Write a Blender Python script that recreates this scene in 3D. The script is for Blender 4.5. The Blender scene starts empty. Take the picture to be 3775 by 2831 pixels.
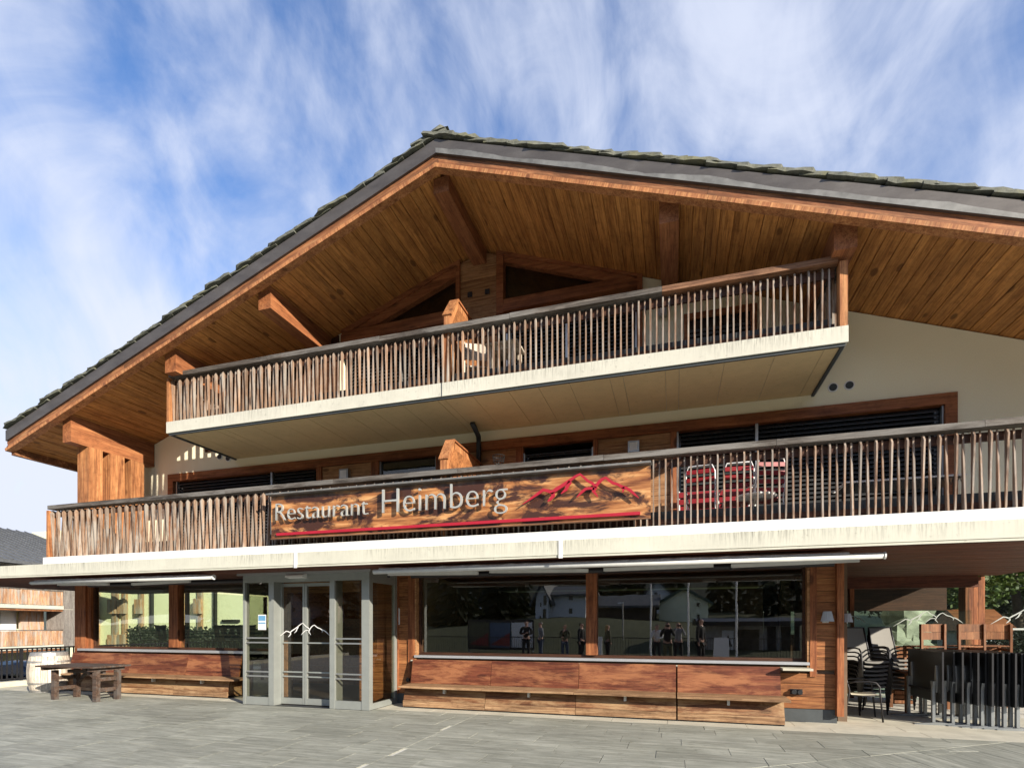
import bpy, math, random
from mathutils import Vector, Matrix, noise as mnoise
R = random.Random(7)
SC = bpy.context.scene
COL = SC.collection
# ------------------------------------------------------------------ camera, world, sun, exposure
EYE = 1.6
YAW = math.radians(16.811)
cd = bpy.data.cameras.new('camera'); cam = bpy.data.objects.new('camera', cd); COL.objects.link(cam)
cam.location = (0, 0, EYE); cam.rotation_euler = (math.radians(90), 0, YAW)
cd.sensor_width = 36; cd.lens = 18.796; cd.shift_y = 0.2348; cd.clip_end = 3000; cd.clip_start = 0.05
SC.camera = cam
SUNV = Vector((1.62, -1.0, 0.73)).normalized()
ELEV = math.asin(SUNV.z); AZ = math.atan2(SUNV.x, SUNV.y)
w = bpy.data.worlds.new('World'); SC.world = w; w.use_nodes = True
nt = w.node_tree; N = nt.nodes; L = nt.links
for n in list(N): N.remove(n)
def nd(tree, kind, **kw):
    n = tree.nodes.new(kind)
    for k, v in kw.items():
        if k.startswith('i_'): n.inputs[k[2:].replace('_', ' ')].default_value = v
        else: setattr(n, k, v)
    return n
out = nd(nt, 'ShaderNodeOutputWorld'); bg = nd(nt, 'ShaderNodeBackground'); bg.inputs[1].default_value = 0.125
sky = nd(nt, 'ShaderNodeTexSky'); sky.sky_type = 'NISHITA'; sky.sun_disc = False
sky.sun_elevation = ELEV; sky.sun_rotation = AZ; sky.altitude = 1200; sky.air_density = 1.0; sky.dust_density = 0.6; sky.ozone_density = 1.6
tc = nd(nt, 'ShaderNodeTexCoord')
sep = nd(nt, 'ShaderNodeSeparateXYZ'); L.new(tc.outputs['Generated'], sep.inputs[0])
def mth(tree, op, a, b=None, clamp=False):
    m = tree.nodes.new('ShaderNodeMath'); m.operation = op; m.use_clamp = clamp
    for i, v in enumerate((a, b)):
        if v is None: continue
        if isinstance(v, (int, float)): m.inputs[i].default_value = v
        else: tree.links.new(v, m.inputs[i])
    return m.outputs[0]
def cloud(rot, sc, nscale, detail, dist, seed):
    mp = nd(nt, 'ShaderNodeMapping'); mp.inputs['Rotation'].default_value = (math.radians(rot[0]), math.radians(rot[1]), math.radians(rot[2])); mp.inputs['Scale'].default_value = sc
    mp.inputs['Location'].default_value = (seed, seed * .7, seed * .3)
    L.new(tc.outputs['Generated'], mp.inputs[0])
    n = nd(nt, 'ShaderNodeTexNoise'); n.inputs['Scale'].default_value = nscale; n.inputs['Detail'].default_value = detail
    n.inputs['Roughness'].default_value = .56; n.inputs['Distortion'].default_value = dist
    L.new(mp.outputs[0], n.inputs[0]); return n.outputs[0]
c1 = cloud((0, 24, 0), (1.3, 1.0, .72), 3.6, 9, .9, 3.1)
c2 = cloud((0, 32, 10), (1.7, 1.3, .85), 6.0, 9, .8, 9.4)
c3 = cloud((0, 0, 0), (1, 1, .8), 1.8, 3, .3, 5.2)
cs = mth(nt, 'ADD', mth(nt, 'MULTIPLY', c1, .50), mth(nt, 'ADD', mth(nt, 'MULTIPLY', c2, .24), mth(nt, 'MULTIPLY', c3, .40)))
def bank(az, el, rad, amt):                       # broad cloud banks and clear gaps of the day's sky
    global cs
    a_, e_ = math.radians(az), math.radians(el)
    vm_ = nd(nt, 'ShaderNodeVectorMath'); vm_.operation = 'DISTANCE'; L.new(tc.outputs['Generated'], vm_.inputs[0]); vm_.inputs[1].default_value = (math.sin(a_) * math.cos(e_), math.cos(a_) * math.cos(e_), math.sin(e_))
    m_ = nd(nt, 'ShaderNodeMapRange'); m_.interpolation_type = 'SMOOTHSTEP'; m_.inputs['From Min'].default_value = rad; m_.inputs['From Max'].default_value = 0; m_.inputs['To Max'].default_value = amt
    L.new(vm_.outputs['Value'], m_.inputs['Value']); cs = mth(nt, 'ADD', cs, m_.outputs[0])
bank(-54, 14, .40, .12); bank(-44, 34, .28, -.07); bank(-66, 44, .24, .05); bank(-22, 40, .2, -.03); bank(12, 44, .4, .02); bank(120, 30, .6, .08); bank(200, 35, .6, .06)
mr = nd(nt, 'ShaderNodeMapRange'); mr.interpolation_type = 'SMOOTHSTEP'
mr.inputs['From Min'].default_value = .44; mr.inputs['From Max'].default_value = .76; mr.inputs['To Max'].default_value = .86
L.new(cs, mr.inputs['Value'])
# more cloud towards the horizon
lowm = nd(nt, 'ShaderNodeMapRange'); lowm.inputs['From Min'].default_value = .62; lowm.inputs['From Max'].default_value = .05; lowm.inputs['To Max'].default_value = .5
L.new(sep.outputs[2], lowm.inputs['Value'])
fac = mth(nt, 'ADD', mr.outputs[0], mth(nt, 'MULTIPLY', lowm.outputs[0], mth(nt, 'ADD', c1, .2)), clamp=True)
hs = nd(nt, 'ShaderNodeHueSaturation'); hs.inputs['Saturation'].default_value = 1.18; hs.inputs['Value'].default_value = 1.2; hs.inputs['Hue'].default_value = .508
L.new(sky.outputs[0], hs.inputs['Color'])
mx = nd(nt, 'ShaderNodeMixRGB'); L.new(fac, mx.inputs[0]); L.new(hs.outputs[0], mx.inputs[1]); mx.inputs[2].default_value = (3.55, 3.8, 4.5, 1)
L.new(mx.outputs[0], bg.inputs[0]); L.new(bg.outputs[0], out.inputs[0])
sl = bpy.data.lights.new('sun', 'SUN'); sun = bpy.data.objects.new('sun', sl); COL.objects.link(sun)
sl.energy = 5.0; sl.angle = math.radians(.5); sl.color = (1, .90, .76)
sun.location = SUNV * 60; sun.rotation_euler = SUNV.to_track_quat('Z', 'Y').to_euler()
SC.view_settings.view_transform = 'Standard'; SC.view_settings.look = 'None'; SC.view_settings.gamma = 1
SC.view_settings.exposure = 0.9; SC.view_settings.use_curve_mapping = False
SC.render.engine = 'CYCLES'
SC.cycles.max_bounces = 8; SC.cycles.transparent_max_bounces = 16; SC.cycles.glossy_bounces = 4; SC.cycles.diffuse_bounces = 4
SC.cycles.caustics_reflective = False; SC.cycles.caustics_refractive = False
# ------------------------------------------------------------------ photo pixel -> place
FPX = 1971.0; CXP = 1887.5; HVP = 2302.0
cy_, sy_ = math.cos(YAW), math.sin(YAW)
def ray(u, v):
    x = (u - CXP) / FPX
    return (-sy_ + cy_ * x, cy_ + sy_ * x, (HVP - v) / FPX)
def at(u, v, Y):
    r = ray(u, v); k = Y / r[1]; return (r[0] * k, Y, EYE + r[2] * k)
def atx(u, v, X):
    r = ray(u, v); k = X / r[0]; return (X, r[1] * k, EYE + r[2] * k)
def atz(u, v, Z):
    r = ray(u, v); k = (Z - EYE) / r[2]; return (r[0] * k, r[1] * k, Z)
def ux(u, Y): return at(u, 2302, Y)[0]
# ------------------------------------------------------------------ materials
MAT = {}
def newmat(name):
    m = bpy.data.materials.new(name); m.use_nodes = True; t = m.node_tree
    return m, t, t.nodes['Principled BSDF']
def ramp(t, fac, stops):
    r = t.nodes.new('ShaderNodeValToRGB'); e = r.color_ramp.elements
    while len(e) < len(stops): e.new(.5)
    for i, (p, c) in enumerate(stops):
        e[i].position = p; e[i].color = (*c, 1)
    t.links.new(fac, r.inputs[0]); return r.outputs[0]
def mixc(t, fac, a, b, mode='MIX'):
    m = t.nodes.new('ShaderNodeMixRGB'); m.blend_type = mode
    for i, v in enumerate((fac, a, b)):
        if isinstance(v, (int, float)): m.inputs[i].default_value = v
        elif isinstance(v, tuple): m.inputs[i].default_value = (*v, 1)
        else: t.links.new(v, m.inputs[i])
    return m.outputs[0]
def coords(t, scale=(1, 1, 1), rnd=True):
    c = t.nodes.new('ShaderNodeTexCoord'); mp = t.nodes.new('ShaderNodeMapping'); mp.inputs['Scale'].default_value = scale
    if rnd:
        oi = t.nodes.new('ShaderNodeObjectInfo')
        v = t.nodes.new('ShaderNodeVectorMath'); v.operation = 'MULTIPLY_ADD'
        cb = t.nodes.new('ShaderNodeCombineXYZ')
        a = mth(t, 'MULTIPLY', oi.outputs['Random'], 37.0); b = mth(t, 'MULTIPLY', oi.outputs['Random'], 61.0)
        t.links.new(a, cb.inputs[0]); t.links.new(b, cb.inputs[1]); t.links.new(a, cb.inputs[2])
        v.inputs[1].default_value = (1, 1, 1)
        t.links.new(c.outputs['Object'], v.inputs[0]); t.links.new(cb.outputs[0], v.inputs[2])
        t.links.new(v.outputs[0], mp.inputs[0])
    else:
        t.links.new(c.outputs['Object'], mp.inputs[0])
    return mp.outputs[0]
def nz(t, vec, scale, detail=4, rough=.55, dist=0.0):
    n = t.nodes.new('ShaderNodeTexNoise'); n.inputs['Scale'].default_value = scale; n.inputs['Detail'].default_value = detail
    n.inputs['Roughness'].default_value = rough; n.inputs['Distortion'].default_value = dist
    t.links.new(vec, n.inputs[0]); return n.outputs[0]
def bump(t, p, h, strength=.2, dist=.01):
    b = t.nodes.new('ShaderNodeBump'); b.inputs['Strength'].default_value = strength; b.inputs['Distance'].default_value = dist
    t.links.new(h, b.inputs['Height']); t.links.new(b.outputs[0], p.inputs['Normal'])
def wood(name, dark, base, light, axis='X', grain=9, knots=.35, rough=.6, weather=None, wcol=(.2, .19, .17), var=.25, spec=.3):
    m, t, p = newmat(name)
    st = {'X': (.05, 1, 1), 'Y': (1, .05, 1), 'Z': (1, 1, .05)}[axis]
    st2 = {'X': (.42, 1, 1), 'Y': (1, .42, 1), 'Z': (1, 1, .42)}[axis]
    g = nz(t, coords(t, st), grain * 2.3, 8, .72, .5)
    col = ramp(t, g, [(.36, dark), (.5, base), (.64, light)])
    big = nz(t, coords(t, tuple((v + .1) / 1.1 for v in st)), 5.0, 6, .65, .5)
    col = mixc(t, .38, col, ramp(t, big, [(.36, tuple(x * .6 for x in dark)), (.64, tuple(min(1, x * 1.45) for x in base))]), 'MIX')
    fg = nz(t, coords(t, {'X': (.035, 1, 1), 'Y': (1, .035, 1), 'Z': (1, 1, .035)}[axis]), 55, 4, .75, .2)
    col = mixc(t, 1.0, col, ramp(t, fg, [(.36, (.55, .5, .46)), (.52, (1, 1, 1)), (.66, (1.0, 1.0, 1.0))]), 'MULTIPLY')
    pt = nz(t, coords(t, (1, 1, 1)), 7, 6, .75)
    col = mixc(t, .55, col, ramp(t, pt, [(.34, (.55, .5, .48)), (.5, (1, 1, 1))]), 'MULTIPLY')
    if knots:
        v = t.nodes.new('ShaderNodeTexVoronoi'); v.inputs['Scale'].default_value = 3.1; t.links.new(coords(t, st2), v.inputs[0])
        k = t.nodes.new('ShaderNodeMapRange'); k.inputs['From Min'].default_value = .15; k.inputs['From Max'].default_value = .09
        k.inputs['To Max'].default_value = knots * 2; k.clamp = True; t.links.new(v.outputs['Distance'], k.inputs[0])
        kk = mth(t, 'MINIMUM', k.outputs[0], .8)
        col = mixc(t, kk, col, tuple(x * .45 for x in dark))
    if weather:
        wn = nz(t, coords(t, tuple((v + .16) for v in st)), weather * 1.6, 8, .72, .4)
        wf = ramp(t, wn, [(.46, (0, 0, 0)), (.6, (1, 1, 1))])
        col = mixc(t, wf, col, wcol)
    oi = t.nodes.new('ShaderNodeObjectInfo')
    hv = t.nodes.new('ShaderNodeHueSaturation')
    t.links.new(mth(t, 'ADD', mth(t, 'MULTIPLY', oi.outputs['Random'], var), 1 - var / 2), hv.inputs['Value'])
    hv.inputs['Saturation'].default_value = .93
    t.links.new(col, hv.inputs['Color']); t.links.new(hv.outputs[0], p.inputs['Base Color'])
    p.inputs['Roughness'].default_value = rough; p.inputs['Specular IOR Level'].default_value = spec
    bump(t, p, fg, .5, .004)
    MAT[name] = m; return m
def plain(name, col, rough=.5, metal=0, var=.12, nscale=6, spec=.5, bstr=.1):
    m, t, p = newmat(name)
    n = nz(t, coords(t), nscale, 5, .6)
    c = ramp(t, n, [(.3, tuple(x * (1 - var) for x in col)), (.7, tuple(min(1, x * (1 + var)) for x in col))])
    t.links.new(c, p.inputs['Base Color']); p.inputs['Roughness'].default_value = rough; p.inputs['Metallic'].default_value = metal
    p.inputs['Specular IOR Level'].default_value = spec
    if bstr: bump(t, p, n, bstr, .004)
    MAT[name] = m; return m
wood('facade_wood', (.13, .036, .009), (.33, .12, .028), (.50, .22, .06), 'X', 9, .45)
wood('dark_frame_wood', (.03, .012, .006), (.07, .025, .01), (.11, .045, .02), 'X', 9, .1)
wood('post_wood', (.11, .028, .008), (.29, .088, .02), (.45, .17, .05), 'Z', 9, .4)
wood('beam_wood', (.16, .045, .012), (.30, .095, .024), (.40, .15, .045), 'X', 9, .3)
wood('purlin_wood', (.16, .045, .012), (.30, .10, .026), (.42, .17, .05), 'Y', 9, .3)
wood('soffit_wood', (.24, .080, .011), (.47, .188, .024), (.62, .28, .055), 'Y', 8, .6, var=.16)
wood('left_post_wood', (.20, .055, .014), (.42, .165, .045), (.58, .29, .10), 'Z', 9, .35)
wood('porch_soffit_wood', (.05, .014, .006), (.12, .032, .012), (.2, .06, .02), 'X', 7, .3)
wood('inner_wood', (.22, .09, .03), (.42, .21, .08), (.55, .30, .13), 'X', 7, .5)
wood('baluster_wood', (.09, .042, .024), (.28, .175, .11), (.50, .37, .265), 'Z', 9, .5, weather=3.2, wcol=(.31, .275, .235), var=.5)
wood('handrail_wood', (.035, .03, .025), (.10, .085, .07), (.26, .23, .20), 'X', 10, .2, weather=2.0, wcol=(.17, .16, .145), var=.2)
wood('handrail_warm', (.10, .045, .02), (.24, .11, .05), (.38, .2, .1), 'X', 10, .2, var=.2)
wood('table_wood', (.03, .018, .012), (.085, .05, .033), (.17, .11, .08), 'X', 10, .2, weather=2.4, wcol=(.10, .085, .075), var=.15)
wood('bench_back_wood', (.06, .012, .005), (.145, .036, .012), (.25, .085, .03), 'X', 9, .3, rough=.45, weather=3.4, wcol=(.27, .10, .034))
wood('bench_seat_wood', (.13, .06, .025), (.33, .19, .09), (.52, .35, .19), 'X', 12, .2)
wood('bench_base_wood', (.06, .02, .008), (.19, .078, .028), (.36, .19, .08), 'X', 10, .35, weather=2.6, wcol=(.34, .21, .10))
wood('verge_wood', (.10, .03, .01), (.30, .11, .035), (.52, .27, .11), 'X', 9, .3, weather=2.2, wcol=(.12, .05, .02))
wood('chair_wood', (.12, .04, .012), (.24, .09, .028), (.36, .17, .065), 'Z', 9, .1)
wood('dark_chair_wood', (.05, .035, .015), (.1, .07, .03), (.15, .1, .05), 'Z', 9, .1)
wood('barrel_wood', (.46, .40, .32), (.62, .56, .46), (.74, .69, .60), 'Z', 9, .1, var=.12)
wood('neighbour_slat', (.2, .08, .035), (.5, .27, .13), (.66, .45, .28), 'Z', 9, .2, weather=2, wcol=(.36, .32, .28), var=.5)
wood('neighbour_grey', (.13, .12, .11), (.24, .22, .2), (.36, .33, .3), 'Z', 9, .2)
# sign board: scorched planks
m, t, p = newmat('sign_wood')
g = nz(t, coords(t, (.10, 1, 1), False), 12, 7, .62, .5)
c = ramp(t, g, [(.33, (.12, .035, .012)), (.5, (.36, .15, .05)), (.66, (.62, .34, .14))])
b1 = nz(t, coords(t, (.6, 1, 1.4), False), 2.6, 8, .68, .5)
c = mixc(t, ramp(t, b1, [(.46, (0, 0, 0)), (.55, (1, 1, 1))]), c, (.05, .018, .01))
tcz = t.nodes.new('ShaderNodeTexCoord'); sz = t.nodes.new('ShaderNodeSeparateXYZ'); t.links.new(tcz.outputs['Object'], sz.inputs[0])
wn = nz(t, coords(t, (2.2, 1, .5), False), 4, 6, .6)
zt = mth(t, 'ADD', sz.outputs[2], mth(t, 'MULTIPLY', wn, .22))
edge = t.nodes.new('ShaderNodeMapRange'); edge.inputs['From Min'].default_value = 3.93; edge.inputs['From Max'].default_value = 4.02; edge.inputs['To Max'].default_value = .75
t.links.new(zt, edge.inputs[0])
c = mixc(t, edge.outputs[0], c, (.15, .12, .09))
v = t.nodes.new('ShaderNodeTexVoronoi'); v.inputs['Scale'].default_value = 2.6; t.links.new(coords(t, (.6, 1, 1), False), v.inputs[0])
k = t.nodes.new('ShaderNodeMapRange'); k.inputs['From Min'].default_value = .07; k.inputs['From Max'].default_value = .03; t.links.new(v.outputs['Distance'], k.inputs[0])
c = mixc(t, k.outputs[0], c, (.6, .4, .2))
t.links.new(c, p.inputs['Base Color']); p.inputs['Roughness'].default_value = .42; bump(t, p, g, .3, .004); MAT['sign_wood'] = m
# concrete with runs below the top edge
def concrete(name, col, ztop=None, board=None):
    m, t, p = newmat(name)
    n = nz(t, coords(t, (1, 1, 1), False), 5, 8, .65)
    n2 = nz(t, coords(t, (1, 1, .8), False), .9, 4, .6)
    c = ramp(t, n, [(.3, tuple(x * .88 for x in col)), (.7, tuple(x * 1.08 for x in col))])
    c = mixc(t, .5, c, ramp(t, n2, [(.3, tuple(x * .8 for x in col)), (.7, tuple(x * 1.1 for x in col))]))
    if ztop is not None:
        runs = nz(t, coords(t, (14, 14, .9), False), 3, 4, .7)
        tcz = t.nodes.new('ShaderNodeTexCoord'); sz = t.nodes.new('ShaderNodeSeparateXYZ'); t.links.new(tcz.outputs['Object'], sz.inputs[0])
        hgt = t.nodes.new('ShaderNodeMapRange'); hgt.inputs['From Min'].default_value = ztop - .2; hgt.inputs['From Max'].default_value = ztop; t.links.new(sz.outputs[2], hgt.inputs[0])
        lowf = nz(t, coords(t, (1, 1, 0), False), .7, 3, .6)
        mask = mth(t, 'MULTIPLY', mth(t, 'MULTIPLY', 1.0, ramp(t, lowf, [(.38, (.15, .15, .15)), (.62, (1.0, 1.0, 1.0))])), 1.0); mask = mth(t, 'MULTIPLY', mask, mth(t, 'MULTIPLY', 1.0, ramp(t, runs, [(.46, (0, 0, 0)), (.64, (1, 1, 1))]))); mask = mth(t, 'MULTIPLY', mask, mth(t, 'ADD', mth(t, 'MULTIPLY', hgt.outputs[0], .9), .1))
        c = mixc(t, mask, c, tuple(x * .42 for x in col))
    spots = nz(t, coords(t, (1, 1, 1), False), 16, 2, .5)
    c = mixc(t, ramp(t, spots, [(.66, (0, 0, 0)), (.72, (.35, .35, .35))]), c, tuple(x * .45 for x in col))
    t.links.new(c, p.inputs['Base Color']); p.inputs['Roughness'].default_value = .8; bump(t, p, n, .25, .004); MAT[name] = m
concrete('slab_concrete', (.54, .535, .45), 2.88)
concrete('upper_slab_concrete', (.55, .54, .46), 5.6)
concrete('soffit_concrete', (.64, .50, .27))  # warm tint stands in for light thrown up from the ground
plain('frosting', (.42, .46, .44), .8, var=.1)
plain('white_flashing', (.78, .78, .76), .45, var=.05)
m, t, p = newmat('plaster')
n = nz(t, coords(t, (1, 1, 1), False), 60, 4, .6); n2 = nz(t, coords(t, (1, 1, 1), False), .8, 3, .5)
c = ramp(t, n, [(.3, (.84, .79, .58)), (.7, (.92, .87, .66))]); c = mixc(t, .3, c, ramp(t, n2, [(.3, (.80, .75, .54)), (.7, (.92, .87, .66))]))
t.links.new(c, p.inputs['Base Color']); p.inputs['Roughness'].default_value = .9; bump(t, p, n, .5, .004); MAT['plaster'] = m
# paving stone
m, t, p = newmat('paving_stone')
s = nz(t, coords(t, (.09, 1, 1)), 15, 6, .78, .3); s2 = nz(t, coords(t, (.5, 1, 1)), 3.2, 4, .6)
fl = nz(t, coords(t, (.16, 1.6, 1)), 9, 3, .5)
c = ramp(t, s, [(.32, (.15, .155, .13)), (.5, (.27, .275, .235)), (.68, (.50, .50, .43))])
c = mixc(t, .4, c, ramp(t, s2, [(.3, (.16, .17, .135)), (.7, (.30, .305, .25))]))
c = mixc(t, ramp(t, fl, [(.66, (0, 0, 0)), (.72, (.55, .55, .55))]), c, (.42, .42, .38))
gp = t.nodes.new('ShaderNodeNewGeometry'); st_ = nz(t, gp.outputs['Position'], .8, 6, .62); st2_ = nz(t, gp.outputs['Position'], 6, 6, .7)
c = mixc(t, .6, c, ramp(t, st_, [(.38, (.72, .72, .70)), (.58, (1, 1, 1))]), 'MULTIPLY'); c = mixc(t, .7, c, ramp(t, st2_, [(.33, (.62, .62, .6)), (.43, (1, 1, 1))]), 'MULTIPLY')
oi = t.nodes.new('ShaderNodeObjectInfo'); hv = t.nodes.new('ShaderNodeHueSaturation')
t.links.new(mth(t, 'ADD', mth(t, 'MULTIPLY', oi.outputs['Random'], .26), .98), hv.inputs['Value']); t.links.new(c, hv.inputs['Color'])
t.links.new(hv.outputs[0], p.inputs['Base Color']); p.inputs['Roughness'].default_value = .62; bump(t, p, s, .4, .003); MAT['paving_stone'] = m
plain('pale_stone', (.50, .48, .39), .75, var=.16, nscale=3)
plain('joint_sand', (.52, .51, .45), .9, var=.2, nscale=9)
m, t, p = newmat('roof_stone')
n = nz(t, coords(t), 7, 7, .7); lich = nz(t, coords(t), 3.1, 5, .65)
c = ramp(t, n, [(.3, (.05, .055, .045)), (.55, (.115, .12, .095)), (.75, (.19, .195, .16))])
c = mixc(t, ramp(t, lich, [(.52, (0, 0, 0)), (.64, (.8, .8, .8))]), c, (.15, .15, .085))
t.links.new(c, p.inputs['Base Color']); p.inputs['Roughness'].default_value = .85; bump(t, p, n, .8, .012); MAT['roof_stone'] = m
m, t, p = newmat('verge_metal')
n = nz(t, coords(t, (.4, 1, 1), False), 4, 7, .7); c = ramp(t, n, [(.3, (.07, .063, .06)), (.6, (.115, .105, .098)), (.8, (.16, .15, .14))])
t.links.new(c, p.inputs['Base Color']); p.inputs['Roughness'].default_value = .5; p.inputs['Metallic'].default_value = .4; MAT['verge_metal'] = m
plain('verge_metal_light', (.18, .18, .172), .55, .3, var=.3, nscale=5)
plain('aluminium', (.40, .41, .40), .38, .75, var=.06)
plain('door_frame_grey', (.30, .32, .30), .42, .35, var=.06)
plain('awning_grey', (.56, .57, .55), .45, .15, var=.08)
plain('awning_cloth', (.66, .67, .66), .8, 0, var=.2, nscale=25)
plain('silver_sill', (.55, .57, .6), .35, .6, var=.05)
plain('dark_metal', (.03, .03, .033), .45, .5, var=.1)
plain('black_plastic', (.018, .019, .022), .4, 0, var=.1)
plain('kick_panel_grey', (.035, .042, .045), .6, 0, var=.2)
plain('plinth_grey', (.055, .065, .07), .6, 0, var=.15)
plain('blind_dark', (.045, .048, .05), .45, .3, var=.08)
plain('white_paint', (.78, .78, .76), .45, 0, var=.04)
plain('letter_metal', (.46, .47, .44), .38, .35, var=.04)
plain('red_paint', (.36, .012, .028), .4, 0, var=.06)
plain('red_slat', (.22, .010, .014), .4, 0, var=.1)
plain('lamp_cloth', (.42, .45, .5), .8, 0, var=.05)
plain('interior_wall', (.16, .11, .07), .8, 0, var=.15)
plain('interior_floor', (.06, .045, .035), .5, 0, var=.15)
plain('sling_grey', (.19, .185, .17), .75, 0, var=.08, nscale=90)
plain('sling_pale', (.66, .62, .5), .75, 0, var=.05, nscale=90)
plain('table_top_black', (.014, .015, .016), .35, 0, var=.2)
plain('table_leg_metal', (.26, .28, .29), .4, .6, var=.1)
plain('hoop_metal', (.36, .35, .33), .5, .6, var=.2)
plain('house_white', (.66, .68, .7), .85, 0, var=.05)
plain('house_yellow', (.86, .86, .62), .85, 0, var=.03)
plain('house_pink', (.6, .48, .46), .85, 0, var=.05)
plain('slate_roof', (.085, .09, .095), .7, 0, var=.3, nscale=4)
plain('house_green_roof', (.04, .08, .065), .7, 0, var=.2)
plain('window_dark', (.012, .014, .016), .2, 0, var=.1)
plain('car_paint', (.035, .06, .1), .22, .3, var=.03, bstr=0)
plain('tyre', (.015, .015, .015), .8)
plain('asphalt', (.06, .06, .058), .9, var=.2, nscale=12)
plain('skin', (.55, .32, .24), .5, var=.03)
plain('bark', (.07, .05, .035), .9, var=.3, nscale=8)
plain('rock_stone', (.34, .34, .27), .85, var=.35, nscale=3, bstr=.6)
plain('grill_black', (.02, .018, .016), .5, .3)
def cloth(name, c): return plain(name, c, .85, 0, var=.12, nscale=18)
cloth('cloth_black', (.018, .018, .02)); cloth('cloth_white', (.72, .7, .68)); cloth('cloth_grey', (.25, .26, .28)); cloth('cloth_denim', (.06, .08, .13)); cloth('cloth_olive', (.1, .1, .06)); cloth('cloth_blue', (.09, .13, .2))
cloth('hair_dark', (.03, .02, .015)); cloth('hair_blond', (.42, .28, .12)); cloth('hair_grey', (.3, .28, .26))
def leafmat(name, c, v=.5):
    m, t, p = newmat(name)
    oi = t.nodes.new('ShaderNodeTexCoord'); n = nz(t, oi.outputs['Object'], 2.2, 4, .6)
    cc = ramp(t, n, [(.3, tuple(x * (1 - v) for x in c)), (.7, tuple(x * (1 + v) for x in c))])
    t.links.new(cc, p.inputs['Base Color']); p.inputs['Roughness'].default_value = .6
    tr = t.nodes.new('ShaderNodeBsdfTranslucent'); t.links.new(cc, tr.inputs[0]); ms = t.nodes.new('ShaderNodeMixShader'); ms.inputs[0].default_value = .3
    o = t.nodes['Material Output']; t.links.new(p.outputs[0], ms.inputs[1]); t.links.new(tr.outputs[0], ms.inputs[2]); t.links.new(ms.outputs[0], o.inputs[0])
    MAT[name] = m
leafmat('leaf_green', (.065, .10, .02)); leafmat('leaf_conifer', (.014, .022, .009), .4); leafmat('leaf_yellow', (.14, .13, .03))
m, t, p = newmat('grass_ground')
n = nz(t, coords(t, (1, 1, 1), False), .35, 8, .7); n2 = nz(t, coords(t, (1, 1, 1), False), 9, 5, .7)
c = ramp(t, n, [(.3, (.022, .032, .008)), (.7, (.065, .07, .018))]); c = mixc(t, .4, c, ramp(t, n2, [(.3, (.02, .03, .008)), (.7, (.085, .09, .03))]))
t.links.new(c, p.inputs['Base Color']); p.inputs['Roughness'].default_value = .95; bump(t, p, n2, .8, .05); MAT['grass_ground'] = m
m, t, p = newmat('forest_ground')
n = nz(t, coords(t, (1, 1, .4), False), .25, 8, .75)
c = ramp(t, n, [(.3, (.004, .008, .003)), (.55, (.012, .02, .008)), (.75, (.035, .035, .012))])
t.links.new(c, p.inputs['Base Color']); p.inputs['Roughness'].default_value = 1; bump(t, p, n, 1, .8); MAT['forest_ground'] = m
def glass(name, tint, ior=1.75, rough=0.0):
    m = bpy.data.materials.new(name); m.use_nodes = True; t = m.node_tree
    for n in list(t.nodes): t.nodes.remove(n)
    o = t.nodes.new('ShaderNodeOutputMaterial'); ms = t.nodes.new('ShaderNodeMixShader')
    fr = t.nodes.new('ShaderNodeFresnel'); fr.inputs[0].default_value = ior
    tr = t.nodes.new('ShaderNodeBsdfTransparent'); tr.inputs[0].default_value = (*tint, 1)
    gl = t.nodes.new('ShaderNodeBsdfGlossy'); gl.inputs['Roughness'].default_value = rough
    ge = t.nodes.new('ShaderNodeNewGeometry'); iv = mth(t, 'SUBTRACT', 1.0, ge.outputs['Backfacing']); t.links.new(mth(t, 'MULTIPLY', fr.outputs[0], iv), ms.inputs[0]); bn = t.nodes.new('ShaderNodeBump'); bn.inputs['Strength'].default_value = 1; bn.inputs['Distance'].default_value = .0007; t.links.new(nz(t, coords(t, (1, 1, 1)), 1.3, 2, .5), bn.inputs['Height']); t.links.new(bn.outputs[0], gl.inputs['Normal']); t.links.new(tr.outputs[0], ms.inputs[1]); t.links.new(gl.outputs[0], ms.inputs[2]); t.links.new(ms.outputs[0], o.inputs[0])
    MAT[name] = m
glass('window_glass', (.92, .95, .86), 2.7); glass('door_glass', (.82, .82, .77), 1.8); glass('clear_glass', (.85, .9, .87), 1.45); glass('car_glass', (.1, .12, .13), 1.6)
glass('upper_glass', (.7, .72, .66), 1.7)
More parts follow.
